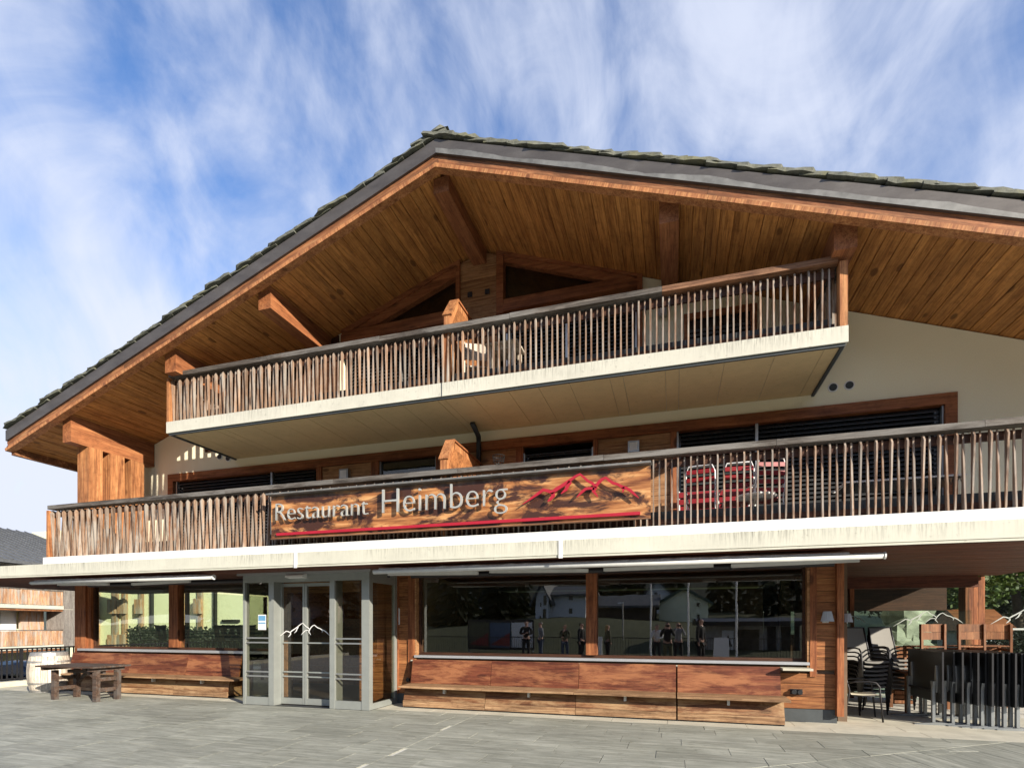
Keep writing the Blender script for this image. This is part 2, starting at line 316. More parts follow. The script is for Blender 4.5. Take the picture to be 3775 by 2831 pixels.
# ------------------------------------------------------------------ mesh helpers
ORG = {}
class MB:
    def __init__(s): s.v = []; s.f = []
    def add(s, vs, fs):
        b = len(s.v); s.v += [tuple(q) for q in vs]; s.f += [tuple(i + b for i in q) for q in fs]; return s
    def box(s, x0, x1, y0, y1, z0, z1):
        return s.add([(x0, y0, z0), (x1, y0, z0), (x1, y1, z0), (x0, y1, z0), (x0, y0, z1), (x1, y0, z1), (x1, y1, z1), (x0, y1, z1)],
                     [(0, 3, 2, 1), (4, 5, 6, 7), (0, 1, 5, 4), (1, 2, 6, 5), (2, 3, 7, 6), (3, 0, 4, 7)])
    def prism(s, pts, y0, y1, ax='Y'):           # polygon given in the two other axes, extruded along ax
        n = len(pts)
        def P(a, b, h): return {'Y': (a, h, b), 'X': (h, a, b), 'Z': (a, b, h)}[ax]
        vs = [P(a, b, y0) for a, b in pts] + [P(a, b, y1) for a, b in pts]
        fs = [tuple(range(n))[::-1], tuple(range(n, 2 * n))] + [(i, (i + 1) % n, n + (i + 1) % n, n + i) for i in range(n)]
        return s.add(vs, fs)
    def bar(s, a, b, w, h, up=(0, 0, 1)):        # box along a->b
        a = Vector(a); b = Vector(b); d = (b - a).normalized(); up = Vector(up)
        if abs(d.dot(up)) > .98: up = Vector((0, 1, 0))
        r = d.cross(up).normalized() * w / 2; q = r.cross(d).normalized() * h / 2
        vs = [a - r - q, a + r - q, a + r + q, a - r + q, b - r - q, b + r - q, b + r + q, b - r + q]
        return s.add(vs, [(0, 3, 2, 1), (4, 5, 6, 7), (0, 1, 5, 4), (1, 2, 6, 5), (2, 3, 7, 6), (3, 0, 4, 7)])
    def tube(s, pts, r, n=8, closed=False):
        pts = [Vector(q) for q in pts]; m_ = len(pts); base = len(s.v); prev = None
        rr = r if isinstance(r, (list, tuple)) else [r] * m_
        for i, q in enumerate(pts):
            if closed: d = pts[(i + 1) % m_] - pts[i - 1]
            else: d = pts[min(i + 1, m_ - 1)] - pts[max(i - 1, 0)]
            d.normalize()
            if prev is None: prev = d.orthogonal().normalized()
            prev = (prev - d * prev.dot(d)).normalized(); b2 = d.cross(prev)
            for k in range(n):
                a = 2 * math.pi * k / n; s.v.append(tuple(q + (prev * math.cos(a) + b2 * math.sin(a)) * rr[i]))
        for i in range(m_ if closed else m_ - 1):
            j = (i + 1) % m_
            for k in range(n):
                s.f.append((base + i * n + k, base + i * n + (k + 1) % n, base + j * n + (k + 1) % n, base + j * n + k))
        if not closed:
            s.f.append(tuple(base + k for k in range(n))[::-1]); s.f.append(tuple(base + (m_ - 1) * n + k for k in range(n)))
        return s
    def lathe(s, prof, c=(0, 0, 0), n=20):
        base = len(s.v)
        for r, z in prof:
            for k in range(n):
                a = 2 * math.pi * k / n; s.v.append((c[0] + r * math.cos(a), c[1] + r * math.sin(a), c[2] + z))
        for i in range(len(prof) - 1):
            for k in range(n):
                s.f.append((base + i * n + k, base + i * n + (k + 1) % n, base + (i + 1) * n + (k + 1) % n, base + (i + 1) * n + k))
        s.f.append(tuple(base + k for k in range(n))[::-1]); s.f.append(tuple(base + (len(prof) - 1) * n + k for k in range(n)))
        return s
    def build(s, name, mat, parent=None, smooth=False, **tags):
        me = bpy.data.meshes.new(name); me.from_pydata(s.v, [], s.f); me.validate(); me.update()
        if isinstance(mat, str): mat = MAT[mat]
        if mat: me.materials.append(mat)
        if smooth: me.shade_smooth()
        return link(name, me, parent, **tags)
def link(name, me, parent=None, loc=(0, 0, 0), rot=None, **tags):
    o = bpy.data.objects.new(name, me); COL.objects.link(o)
    po = ORG.get(parent.name, Vector((0, 0, 0))) if parent else Vector((0, 0, 0))
    o.parent = parent; o.location = Vector(loc) - po; ORG[o.name] = Vector(loc)
    if rot: o.rotation_euler = rot
    for k_, v_ in tags.items(): o[{'cat': 'category'}.get(k_, k_)] = v_
    return o
def empty(name, loc, label, cat, group=None, rz=0, local=False):
    o = bpy.data.objects.new(name, None); COL.objects.link(o); o.location = loc; o.rotation_euler = (0, 0, rz); o.empty_display_size = .2
    o['label'] = label; o['category'] = cat
    if group: o['group'] = group
    ORG[o.name] = Vector((0, 0, 0)) if local else Vector(loc)
    return o
def dup(root, loc, rz, label, group=None):
    r = root.copy(); COL.objects.link(r); r.location = loc; r.rotation_euler = (0, 0, rz); r['label'] = label
    if group: r['group'] = group
    for ch in list(root.children):
        c_ = ch.copy(); COL.objects.link(c_); c_.parent = r
        for g_ in list(ch.children):
            d_ = g_.copy(); COL.objects.link(d_); d_.parent = c_
    return r
# ------------------------------------------------------------------ key planes of the place
WY = 9.85           # facade wall
S1 = 8.0            # lower slab face
S2 = 8.14           # upper slab face
RY = 7.8            # verge
RX = -3.62; SL = .358   # ridge x, roof slope
def roofz(x, top=8.95): return top - SL * abs(x + 3.62)
XL, XR = -13.62, 8.6  # right end of the roof, out of view, lengthened to shade the wall
# ------------------------------------------------------------------ ground
def struct(name, mb, mat, **k): return mb.build(name, mat, None, kind='structure', **k)
struct('ground', MB().add([(-900, -900, -1.25), (900, -900, -1.25), (900, 900, -1.25), (-900, 900, -1.25)], [(0, 1, 2, 3)]), 'grass_ground')
struct('parking_road', MB().add([(-60, -10, -1.24), (-16.7, -10, -1.24), (-16.7, 40, -1.24), (-60, 40, -1.24)], [(0, 1, 2, 3)]), 'asphalt')
terr = MB().box(-16.5, 14, -7, 17, -1.3, -.012).build('terrace', 'joint_sand', None, kind='structure')
# garden ground right of and behind the terrace
gm = MB(); nx, ny = 26, 22
for j in range(ny + 1):
    for i in range(nx + 1):
        x = -6 + 66 * i / nx; y = 17 + 70 * j / ny
        gm.v.append((x, y, -.02 + .12 * (y - 17) * .5 * max(0, min(1, (x - 3) / 12)) + .25 * mnoise.noise((x * .2, y * .2, 0)) * (1 if j else 0)))
for j in range(ny):
    for i in range(nx):
        a = j * (nx + 1) + i; gm.f.append((a, a + 1, a + nx + 2, a + nx + 1))
struct('garden_lawn', gm, 'grass_ground', smooth=True)
struct('side_path', MB().box(14, 60, -7, 17, -1.3, -.01), 'grass_ground')
# paving tiles: two laying directions either side of a seam
SA = Vector((.763, 6.45)); SB = Vector((2.67, 7.77)); SD = (SB - SA).normalized(); SN = Vector((-SD.y, SD.x))
def clip(poly, p0, n):
    o_ = []
    for i in range(len(poly)):
        a, b = poly[i], poly[(i + 1) % len(poly)]; da = (Vector(a) - p0).dot(n); db = (Vector(b) - p0).dot(n)
        if da >= 0: o_.append(a)
        if (da >= 0) != (db >= 0):
            k_ = da / (da - db); o_.append((a[0] + (b[0] - a[0]) * k_, a[1] + (b[1] - a[1]) * k_))
    return o_
def area(p_): return abs(sum(p_[i][0] * p_[(i + 1) % len(p_)][1] - p_[(i + 1) % len(p_)][0] * p_[i][1] for i in range(len(p_)))) / 2
def inview(p_):
    for x, y in p_:
        d = cy_ * y - sy_ * x; xx = cy_ * x + sy_ * y
        if d > 1 and abs(xx / d) < 1.02 and FPX * EYE / d < 560: return True
    return False
ntile = 0
def tile(poly, ang, mat='paving_stone'):
    global ntile
    if len(poly) < 3 or area(poly) < .01 or not inview(poly): return
    cx = sum(q[0] for q in poly) / len(poly); cyy = sum(q[1] for q in poly) / len(poly)
    ca, sa = math.cos(-ang), math.sin(-ang)
    loc = [((x - cx) * ca - (y - cyy) * sa, (x - cx) * sa + (y - cyy) * ca) for x, y in poly]
    dz = R.uniform(-.0012, .0012)
    me = MB().prism(loc, -.010, 0, 'Z'); o = me.build('paving_tile', mat, terr)
    o.location = (cx, cyy, dz); o.rotation_euler = (R.uniform(-.0012, .0012), R.uniform(-.0012, .0012), ang); ntile += 1
rowh = .405; y = 3.4; row = 0
while y < 9.0:
    x = -16.4 + R.uniform(-.9, 0)
    while x < 6.5:
        wd = R.choice([.8, .95, 1.1, 1.25]); g_ = .004
        g_ = R.choice([.0025, .003, .004, .005, .0065])
        e0, e1 = max(x, -16.4), x + wd
        parts = []
        for (a_, b_) in (((e0, e1),) if not (e0 < -3.35 < e1) else ((e0, -3.35), (-3.35, e1))): parts.append((a_, b_))
        for a_, b_ in parts:
            if b_ - a_ < .12: continue
            if abs(a_ + 3.35) < .001: a_ += .003
            q = [(a_ + g_, y + .0025), (b_ - g_, y + .0025), (b_ - g_, min(y + rowh - .0025, 8.97)), (a_ + g_, min(y + rowh - .0025, 8.97))]
            tile(clip(q, SA + SN * .006, SN), 0)
        x += wd
    y += rowh; row += 1
a2 = math.atan2(-.6, .21); ca, sa = math.cos(a2), math.sin(a2)
for j in range(-30, 30):
    s0 = R.uniform(-1, 0) - 9
    while s0 < 9:
        wd = R.choice([.8, .95, 1.1]); q = []
        for (a_, b_) in ((s0 + .004, j * .4 + .004), (s0 + wd - .004, j * .4 + .004), (s0 + wd - .004, j * .4 + .396), (s0 + .004, j * .4 + .396)):
            q.append((2 + a_ * ca - b_ * sa, 7 + a_ * sa + b_ * ca))
        q = clip(q, SA - SN * .006, -SN)
        if len(q) > 2: q = clip(q, Vector((0, 8.965)), Vector((0, -1)))
        if len(q) > 2: tile(q, a2)
        s0 += wd
# pale border course along the facade and the porch floor
y = 8.975
for (yy0, yy1) in ((8.975, 9.38), (9.38, 9.80), (9.80, 10.3), (10.3, 10.8), (10.8, 11.3)):
    x = -16.4 if yy0 < 9.8 else 2.4
    x += R.uniform(-.5, 0)
    while x < 8:
        wd = R.choice([.9, 1.2, 1.5])
        tile([(x + .003, yy0 + .003), (x + wd - .003, yy0 + .003), (x + wd - .003, yy1 - .003), (x + .003, yy1 - .003)], 0, 'pale_stone'); x += wd
struct('kerb', MB().box(-16.75, -16.42, -7, 20, -1.25, .13), 'pale_stone')
# ------------------------------------------------------------------ the chalet
CH = empty('restaurant_chalet', (-3.6, 9.85, 0), 'three storey wood and plaster chalet with wide gable roof behind the terrace', 'building')
def part(mb, name, mat, parent=None, **k): return mb.build(name, mat, parent or CH, **k)
# --- walls
hz = 5.16
xw0, xw1 = ux(626, WY), ux(3524, WY)
x_a, x_b = ux(1263, WY), ux(2368, WY)
WR = 6.0
wl = MB()
def gable(x0, x1, z0):
    pts = [(x0, z0), (x1, z0), (x1, roofz(x1, 8.93))]
    if x0 < RX < x1: pts.append((RX, 8.93))
    pts.append((x0, roofz(x0, 8.93))); return pts
wl.prism([(-12.5, 3.0), (xw0, 3.0), (xw0, hz), (-12.5, hz)], WY, WY + .3)
wl.prism([(xw1, 3.0), (WR, 3.0), (WR, hz), (xw1, hz)], WY, WY + .3)
wl.prism([(x_a, hz), (x_b, hz), (x_b, 5.56), (x_a, 5.56)], WY, WY + .3)
wl.prism(gable(-12.5, x_a, hz), WY, WY + .3)
wl.prism(gable(x_b, WR, hz), WY, WY + .3)
wl.box(WR - .3, WR, WY + .3, 22, 3.0, 6); wl.box(-12.5, -12.2, WY + .3, 22, 3.0, 5.9)
part(wl, 'plaster_wall', 'plaster')
part(MB().box(-12.2, 5.7, 11.4, 11.5, 3.05, 8.6).box(-12.2, 5.7, WY + .3, 11.4, 5.30, 5.36), 'interior_wall', 'interior_wall')
# --- first-floor window band
band = MB()
band.box(xw0, xw1, WY - .06, WY + .08, hz - .17, hz)          # header
band.box(xw0, xw0 + .16, WY - .06, WY + .08, 3.04, hz - .17).box(xw1 - .16, xw1, WY - .06, WY + .08, 3.04, hz - .17)
part(band, 'window_header', 'beam_wood')
def blind(u0, u1, z0, z1, mull=(), louver=True, Y=WY + .02):
    x0, x1 = ux(u0, WY), ux(u1, WY)
    f = part(MB().box(x0, x1, Y + .07, Y + .09, z0, z1), 'window', 'window_dark')
    fr = MB()
    for uu in mull: xx = ux(uu, WY); fr.box(xx - .022, xx + .022, Y - .05, Y + .05, z0, z1)
    fr.box(x0, x0 + .03, Y - .03, Y + .05, z0, z1).box(x1 - .03, x1, Y - .03, Y + .05, z0, z1)
    part(fr, 'window_frame', 'aluminium', f)
    if louver:
        b = MB(); z = z1 - .05; xs = [x0 + .04] + [ux(q, WY) for q in mull] + [x1 - .04]
        while z > z0:
            for a_, b_ in zip(xs, xs[1:]):
                b.add([(a_ + .03, Y - .02, z - .03), (b_ - .03, Y - .02, z - .03), (b_ - .03, Y + .035, z + .022), (a_ + .03, Y + .035, z + .022),
                       (a_ + .03, Y - .02, z - .038), (b_ - .03, Y - .02, z - .038), (b_ - .03, Y + .035, z + .014), (a_ + .03, Y + .035, z + .014)],
                      [(0, 1, 2, 3), (7, 6, 5, 4), (0, 4, 5, 1)])
            z -= .072
        part(b, 'blind_slats', 'blind_dark', f, kind='stuff')
    else:
        part(MB().box(x0 + .03, x1 - .03, Y + .02, Y + .03, z0, z1), 'pane', 'upper_glass', f)
    return f
zb = hz - .172
blind(650, 1171, 3.05, zb, (1004,)); blind(1400, 1610, 3.05, zb, (), False); blind(1930, 2188, 3.05, zb - .12)
blind(2495, 3480, 3.05, zb, (2789,))
for u0, u1 in ((1171, 1189), (1372, 1400), (1610, 1628), (1905, 1930), (2188, 2205), (2472, 2495)):
    part(MB().box(ux(u0, WY), ux(u1, WY), WY - .05, WY + .07, 3.05, zb), 'window_post', 'post_wood')
def boards(u0, u1, z0, z1, Y, mat='facade_wood', h=.19, name='wall_board', parent=None, xx=None):
    x0, x1 = xx if xx else (ux(u0, Y), ux(u1, Y)); z = z0
    while z < z1 - .02:
        ze = min(z + h * R.uniform(.88, 1.12), z1); j_ = R.uniform(0, .004)
        o = part(MB().box(x0, x1, Y - j_, Y + .04, z + .004, ze - .003), name, mat, parent)
        z = ze
for u0, u1 in ((1189, 1372), (1628, 1905), (2205, 2472)): boards(u0, u1, 3.05, zb, WY - .01, 'inner_wood', .42)
# --- gable triangle: frames, boards, panes
P2 = lambda u, v: (at(u, v, WY)[0], at(u, v, WY)[2])
g1 = part(MB().prism([P2(1400, 1192), P2(1684, 1020), P2(1684, 1142)], WY + .10, WY + .12), 'window', 'upper_glass', label='left triangular gable window with dark pane')
g2 = part(MB().prism([P2(1858, 968), P2(2240, 1038), P2(1858, 1108)], WY + .10, WY + .12), 'window', 'upper_glass', label='right triangular gable window with olive pane')
fl_ = MB()
fl_.prism([P2(1263, 1223), P2(1684, 962), P2(1684, 985), P2(1290, 1228)], WY - .06, WY + .1)
fl_.prism([P2(1290, 1228), P2(1684, 985), P2(1684, 1022), P2(1400, 1192), P2(1330, 1215)], WY - .02, WY + .1)
fl_.prism([P2(1684, 950), P2(1698, 942), P2(1698, 1200), P2(1684, 1200)], WY - .062, WY + .1)
fl_.prism([P2(1263, 1223), P2(1330, 1215), P2(1684, 1142), P2(1684, 1166), P2(1263, 1240)], WY - .04, WY + .1)
fl_.prism([P2(1263, 1240), P2(1684, 1166), P2(1684, 1190), P2(1263, 1270)], WY - .07, WY + .1)
part(fl_, 'window_frame', 'beam_wood', g1)
fr_ = MB()
fr_.prism([P2(1847, 925), P2(2362, 1014), P2(2362, 1026), P2(1847, 945)], WY - .06, WY + .1)
fr_.prism([P2(1858, 947), P2(2320, 1020), P2(2240, 1038), P2(1858, 968)], WY - .02, WY + .1)
fr_.prism([P2(1833, 922), P2(1858, 925), P2(1858, 1160), P2(1833, 1165)], WY - .062, WY + .1)
fr_.prism([P2(1858, 1108), P2(2240, 1038), P2(2320, 1022), P2(2350, 1034), P2(1858, 1128)], WY - .04, WY + .1)
fr_.prism([P2(1858, 1128), P2(2350, 1034), P2(2350, 1058), P2(1858, 1155)], WY - .07, WY + .1)
fr_.box(ux(2350, WY), ux(2369, WY), WY - .064, WY + .1, 5.6, P2(2360, 1014)[1])
part(fr_, 'window_frame', 'beam_wood', g2)
xc0, xc1 = ux(1698, WY), ux(1833, WY)
z = 5.6
while z < 8.6:
    ze = min(z + R.uniform(.17, .21), 8.9)
    part(MB().box(xc0, xc1, WY - R.uniform(0, .004), WY + .1, z + .004, min(ze - .002, 8.55)), 'wall_board', 'inner_wood'); z = ze
part(MB().prism([(xc0, 8.57), (xc1, 8.57), (xc1, roofz(xc1, 8.9)), (RX, 8.9), (xc0, roofz(xc0, 8.9))], WY, WY + .1), 'gable_board', 'inner_wood')
# spandrels that close the gable between the frames and the soffit
part(MB().prism([P2(1263, 1222), P2(1684, 949), (ux(1684, WY), roofz(ux(1684, WY), 8.9)), (x_a, roofz(x_a, 8.9))], WY + .02, WY + .1)
     .prism([P2(1847, 924), P2(2362, 1013), (x_b, roofz(x_b, 8.9)), (ux(1847, WY), roofz(ux(1847, WY), 8.9))], WY + .02, WY + .1), 'gable_board', 'beam_wood')
for uu in (1732, 1796):
    q = at(uu, 1086 if uu < 1760 else 1075, WY - .02); part(MB().box(q[0] - .045, q[0] + .045, WY - .03, WY - .005, q[2] - .045, q[2] + .045), 'vent_hole', 'black_plastic')
blind(1866, 2348, 5.62, P2(1858, 1160)[1] - .02, (2090,), Y=WY + .02)
blind(1290, 1684, 5.62, P2(1290, 1270)[1] - .02, (1480,), Y=WY + .02)
sx_a, sx_b = ux(760, WY), ux(1252, WY); n_sh = 10  # dark boards added to cover plaster that the sun would brighten
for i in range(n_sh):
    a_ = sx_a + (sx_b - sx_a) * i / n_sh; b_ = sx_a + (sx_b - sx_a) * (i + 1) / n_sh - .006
    part(MB().prism([(a_, 5.6), (b_, 5.6), (b_, roofz(b_, 8.9)), (a_, roofz(a_, 8.9))], WY - .035, WY - .004), 'shade_board', 'dark_frame_wood')
# right bedroom window in the plaster
xr0, zr0 = P2(2521, 1167); xr1 = ux(2789, WY)
rf = part(MB().box(xr0 + .08, xr1 - .1, WY - .02, WY - .005, 5.6, zr0 - .1), 'window', 'window_dark')
part(MB().box(xr0, xr1, WY - .07, WY - .004, zr0 - .1, zr0).box(xr0, xr0 + .08, WY - .07, WY - .004, 5.6, zr0 - .1).box(xr1 - .1, xr1, WY - .07, WY - .004, 5.6, zr0 - .1), 'window_frame', 'beam_wood', rf)
sb = MB(); z = 5.62
while z < zr0 - .3: sb.box(xr0 + .08, xr1 - .1, WY - .05, WY - .03, z, z + .045); z += .075
part(sb, 'blind_slats', 'blind_dark', rf, kind='stuff')
# vents, wall lights, pipe
for (u, v) in ((3070, 1430), (3130, 1422), (812, 1684), (843, 1690)):
    q = at(u, v, WY)
    m_ = MB(); m_.lathe([(.0, 0), (.075, 0), (.075, .02), (.0, .02)], n=20)
    o = part(m_, 'vent_ring', 'white_paint', loc=q); o.rotation_euler = (math.radians(90), 0, 0)
    m_ = MB(); m_.lathe([(.0, .021), (.058, .021), (.058, .03), (.0, .03)], n=20); g_ = m_.build('vent_grille', 'kick_panel_grey', o); g_.location = (0, 0, 0)
for (u0, v0, u1, v1) in ((2316, 1631, 2357, 1668), (1257, 1733, 1289, 1768), (2427, 1110, 2458, 1167)):
    a_ = at(u0, v0, WY - .05); b_ = at(u1, v1, WY - .05)
    o = part(MB().box(a_[0], b_[0], WY - .12, WY - .012, b_[2], a_[2]), 'wall_light', 'aluminium')
    part(MB().box(a_[0] + .03, b_[0] - .03, WY - .128, WY - .12, b_[2] + .03, a_[2] - .03), 'diffuser', 'white_paint', o)
q = at(1765, 1625, WY - .1)
part(MB().tube([(q[0] + .04, WY - .55, 5.34), (q[0] + .03, WY - .2, 5.22), (q[0], WY - .1, 5.1), (q[0], WY - .1, 3.04)], .05), 'downpipe', 'dark_metal', smooth=True)
# --- slabs and balconies
LB = MB().box(-17.5, 6.5, S1, 13.6, 2.66, 2.885).build('lower_slab', 'slab_concrete', CH)
part(MB().box(-17.5, 6.5, S1 + .012, S1 + .05, 2.625, 2.66), 'drip_edge', 'slab_concrete', LB)
part(MB().box(-12.87, 6.42, S1 + .02, 9.0, 2.886, 3.03), 'flashing', 'white_flashing', LB)
part(MB().box(-12.5, 6.0, 9.0, 22, 2.886, 3.0), 'floor_slab', 'slab_concrete', LB)
for u in (1090, 2067):
    q = at(u, 2100, S1)[0]; part(MB().box(q - .03, q + .03, S1 - .012, S1 - .001, 2.61, 2.884), 'joint_cover', 'white_flashing', LB)
x2l, x2r = -9.6, 2.24
UB = MB().box(x2l, x2r, S2, WY, 5.38, 5.60).build('upper_balcony_slab', 'upper_slab_concrete', CH)
part(MB().box(x2l + .03, x2r - .03, S2 + .03, S2 + .07, 5.345, 5.38).box(x2r - .07, x2r - .03, S2 + .07, WY, 5.345, 5.38).box(x2l + .03, x2l + .07, S2 + .07, WY, 5.345, 5.38), 'drip_edge', 'plinth_grey', UB)
xj = ux(1628, S2); part(MB().box(xj - .008, xj + .008, S2 - .004, S2 - .001, 5.38, 5.6), 'slab_joint', 'plinth_grey', UB)
x = x2l + .075
while x < x2r - .1:
    wd = R.choice([.5, .62, .62, .66]) if R.random() > .15 else .2
    xe = min(x + wd, x2r - .075)
    if x < xj < xe: xe = xj
    part(MB().box(x + .0035, xe - .0035, S2 + .075, WY - .01, 5.372 - R.uniform(0, .003), 5.379), 'soffit_panel', 'soffit_concrete', UB); x = xe
# balusters: tapered fins, alternately wide above and wide below
def fin(h, wide, narrow, th, flip):
    top, bot = (wide, narrow) if not flip else (narrow, wide)
    cut = .07 if not flip else .02
    pts = [(0, 0), (-bot, 0), (-top, h - cut), (-top * .45, h), (0, h)]
    return MB().prism(pts, -th / 2, th / 2, 'X')
def railing(name, x0, x1, Y, z0, h, wide, narrow, capmat, xvis):
    ln_ = 2.35; rl = part(MB().box(x0 - .02, x0 + ln_ - .004, Y - .10, Y + .09, z0 + h + .02, z0 + h + .10), name, 'handrail_wood')
    xx_ = x0 + ln_
    while xx_ < x1 + .01:
        xe_ = min(xx_ + ln_, x1 + .02); dz_ = R.uniform(-.004, .004)
        part(MB().box(xx_, xe_ - .004, Y - .10, Y + .09, z0 + h + .02 + dz_, z0 + h + .10 + dz_), 'handrail_length', 'handrail_wood' if xx_ < -2 else capmat, rl); xx_ = xe_
    part(MB().box(x0, x1, Y + .012, Y + .05, z0 + h - .13, z0 + h - .02).box(x0, x1, Y + .012, Y + .05, z0 + .03, z0 + .11), 'cross_rail', 'dark_frame_wood', rl)  # dark wood stands in for the shade under the handrail overhang
    kp = part(MB().box(x0, x1, Y + .14, Y + .16, z0, z0 + .25), 'kick_panel', 'kick_panel_grey', rl)
    vs = [[fin(h, wide * R.uniform(.92, 1.08), narrow * R.uniform(.8, 1.2), .021 * R.uniform(.9, 1.1), f_).build('baluster', 'baluster_wood', rl) for _ in range(3)] for f_ in (0, 1)]
    used = set(); x = x0 + .03; i = 0; rest = MB()
    while x < x1:
        if x < xvis:
            src = R.choice(vs[i % 2])
            o = src if src.name not in used else link('baluster', src.data, rl)
            used.add(src.name)
            o.location = Vector((x, Y + (.0 if i % 2 == 0 else .015), z0 + R.uniform(-.004, .004))) - ORG[rl.name]
            o.rotation_euler = (0, R.uniform(-.003, .003), R.uniform(-.05, .05))
        else:
            rest.box(x - .016, x + .016, Y - .08, Y, z0, z0 + h)
        x += .0885 + R.uniform(-.004, .004); i += 1
    for row in vs:
        for s_ in row:
            if s_.name not in used: bpy.data.objects.remove(s_)
    if rest.v: part(rest, 'far_balusters', 'baluster_wood', rl, kind='stuff')
    return rl
LR = railing('lower_railing', -12.75, 6.35, S1 + .14, 3.035, 1.0, .078, .018, 'handrail_wood', 4.4)
UR = railing('upper_railing', x2l + .04, x2r - .13, S2 + .13, 5.605, .87, .066, .026, 'handrail_warm', 9)
# a few weathered handrail lengths on the right half are redder: end posts
part(MB().box(x2r - .10, x2r - .005, S2 + .01, S2 + .17, 5.604, 6.48), 'end_post', 'left_post_wood', UR)
part(MB().box(x2l + .0, x2l + .05, S2 + .01, S2 + .15, 5.604, 6.47), 'end_post', 'left_post_wood', UR)
part(MB().box(-12.80, -12.74, S1 + .04, S1 + .20, 3.034, 4.03), 'end_post', 'left_post_wood', LR)
# side returns of the balcony railings
def side_rail(X, y0, y1, z0, h, parent):
    part(MB().box(X - .06, X + .06, y0, y1, z0 + h + .02, z0 + h + .10).box(X - .02, X + .02, y0, y1, z0 + h - .13, z0 + h - .03), 'handrail', 'handrail_wood', parent)
    y = y0 + .06
    s_ = None
    while y < y1:
        mb = MB().box(-.04, .04, -.016, .016, 0, h)
        if s_ is None: s_ = mb.build('baluster', 'baluster_wood', parent); o = s_
        else: o = link('baluster', s_.data, parent)
        o.location = Vector((X, y, z0)) - ORG[parent.name]; y += .0885 * (1.6 if z0 > 5 else 1)
side_rail(x2l + .06, S2 + .25, WY - .05, 5.605, .87, UR)
side_rail(x2r - .08, S2 + .25, WY - .05, 5.605, .87, UR)
side_rail(-12.70, S1 + .3, 8.02 + 1.8, 3.035, 1.0, LR)
# wooden privacy screens between the flats
def divider(X, y0, y1, z0, zf, zp, yp, zb_, nm):
    pr_ = [(y0, z0), (y0, zf), (yp, zp), (y1, zb_), (y1, z0)]
    d_ = part(MB().prism(pr_, X - .06, X + .06, 'X'), nm, 'left_post_wood')
    part(MB().bar((X, yp - .02, zp + .012), (X, y1, zb_ + .012), .17, .03), 'coping', 'purlin_wood', d_)
    part(MB().bar((X, y0 - .01, zf + .008), (X, yp - .01, zp + .012), .17, .03), 'coping', 'left_post_wood', d_)
    part(MB().prism([(y0 + .1, z0 + .3), (y0 + .1, zf - .06), (yp, zp - .13), (y1 - .15, zb_ - .1), (y1 - .15, z0 + .3)], X + .06, X + .068, 'X'), 'screen_panel', 'facade_wood', d_)
divider(-3.64, 8.28, 9.8, 5.6, 6.78, 7.2, 8.6, 7.2, 'privacy_screen')
divider(-3.64, 8.13, 9.8, 3.03, 4.32, 4.72, 8.42, 4.70, 'privacy_screen')
# --- roof
RF = part(MB().prism([(XL, roofz(XL, 9.06)), (RX, 9.06), (XR, roofz(XR, 9.06)), (XR, roofz(XR, 9.26)), (RX, 9.26), (XL, roofz(XL, 9.26))], RY + .16, 24), 'roof', 'roof_stone')
def strip(xa, xb, zo0, zo1, y0, y1): return [(xa, roofz(xa, zo0)), (xb, roofz(xb, zo0)), (xb, roofz(xb, zo1)), (xa, roofz(xa, zo1))]
vm = MB(); vm.prism(strip(XL, RX, 9.09, 9.31, 0, 0), RY - .02, RY + .16).prism(strip(RX, XR, 9.09, 9.31, 0, 0), RY - .02, RY + .16)
part(vm, 'verge_flashing', 'verge_metal', RF)
vl = MB(); x = RX
while x < XR - .05:                                   # paler ragged lower strip on the right verge
    xe = min(x + .12, XR); a_, b_ = (9.165 + .055 * mnoise.noise((x * 1.1, 0, 0)) + .02 * mnoise.noise((x * 7, 3, 0)), 9.165 + .055 * mnoise.noise((xe * 1.1, 0, 0)) + .02 * mnoise.noise((xe * 7, 3, 0)))
    vl.add([(x, RY - .024, roofz(x, 9.092)), (xe, RY - .024, roofz(xe, 9.092)), (xe, RY - .024, roofz(xe, b_)), (x, RY - .024, roofz(x, a_))], [(0, 1, 2, 3)]); x = xe
part(vl, 'verge_pale_strip', 'verge_metal_light', RF)
SLA = math.atan(SL)
# verge timbers in lengths
def timbers(xa, xb, zo0, zo1, y0, y1, n_, nm, mat):
    for i in range(n_):
        a_ = xa + (xb - xa) * i / n_; b_ = xa + (xb - xa) * (i + 1) / n_; L_ = (b_ - a_)
        sg = 1 if a_ >= RX - .01 else -1
        loc = (a_, 0, roofz(a_, (zo0 + zo1) / 2))
        dz = roofz(b_, 0) - roofz(a_, 0)
        h_ = (zo1 - zo0) * math.cos(SLA); ln2 = L_ / math.cos(SLA)
        e0_ = .03 if abs(a_ - RX) < .01 else 0; e1_ = .03 if abs(b_ - RX) < .01 else 0; dy_ = .002 if sg > 0 else 0
        o = MB().box(-e0_, ln2 - .004 + e1_, y0 + dy_, y1 + dy_, -h_ / 2, h_ / 2).build(nm, mat, RF); o.location = Vector(loc) - ORG[RF.name]; o.rotation_euler = (0, sg * SLA, 0)
timbers(XL, RX, 8.93, 9.088, RY + .02, RY + .12, 3, 'verge_board', 'verge_wood'); timbers(RX, XR, 8.93, 9.088, RY + .02, RY + .12, 3, 'verge_board', 'verge_wood')
timbers(XL, RX, 8.865, 8.928, RY - .03, RY + .12, 3, 'verge_batten', 'left_post_wood'); timbers(RX, XR, 8.865, 8.928, RY - .03, RY + .12, 3, 'verge_batten', 'left_post_wood')
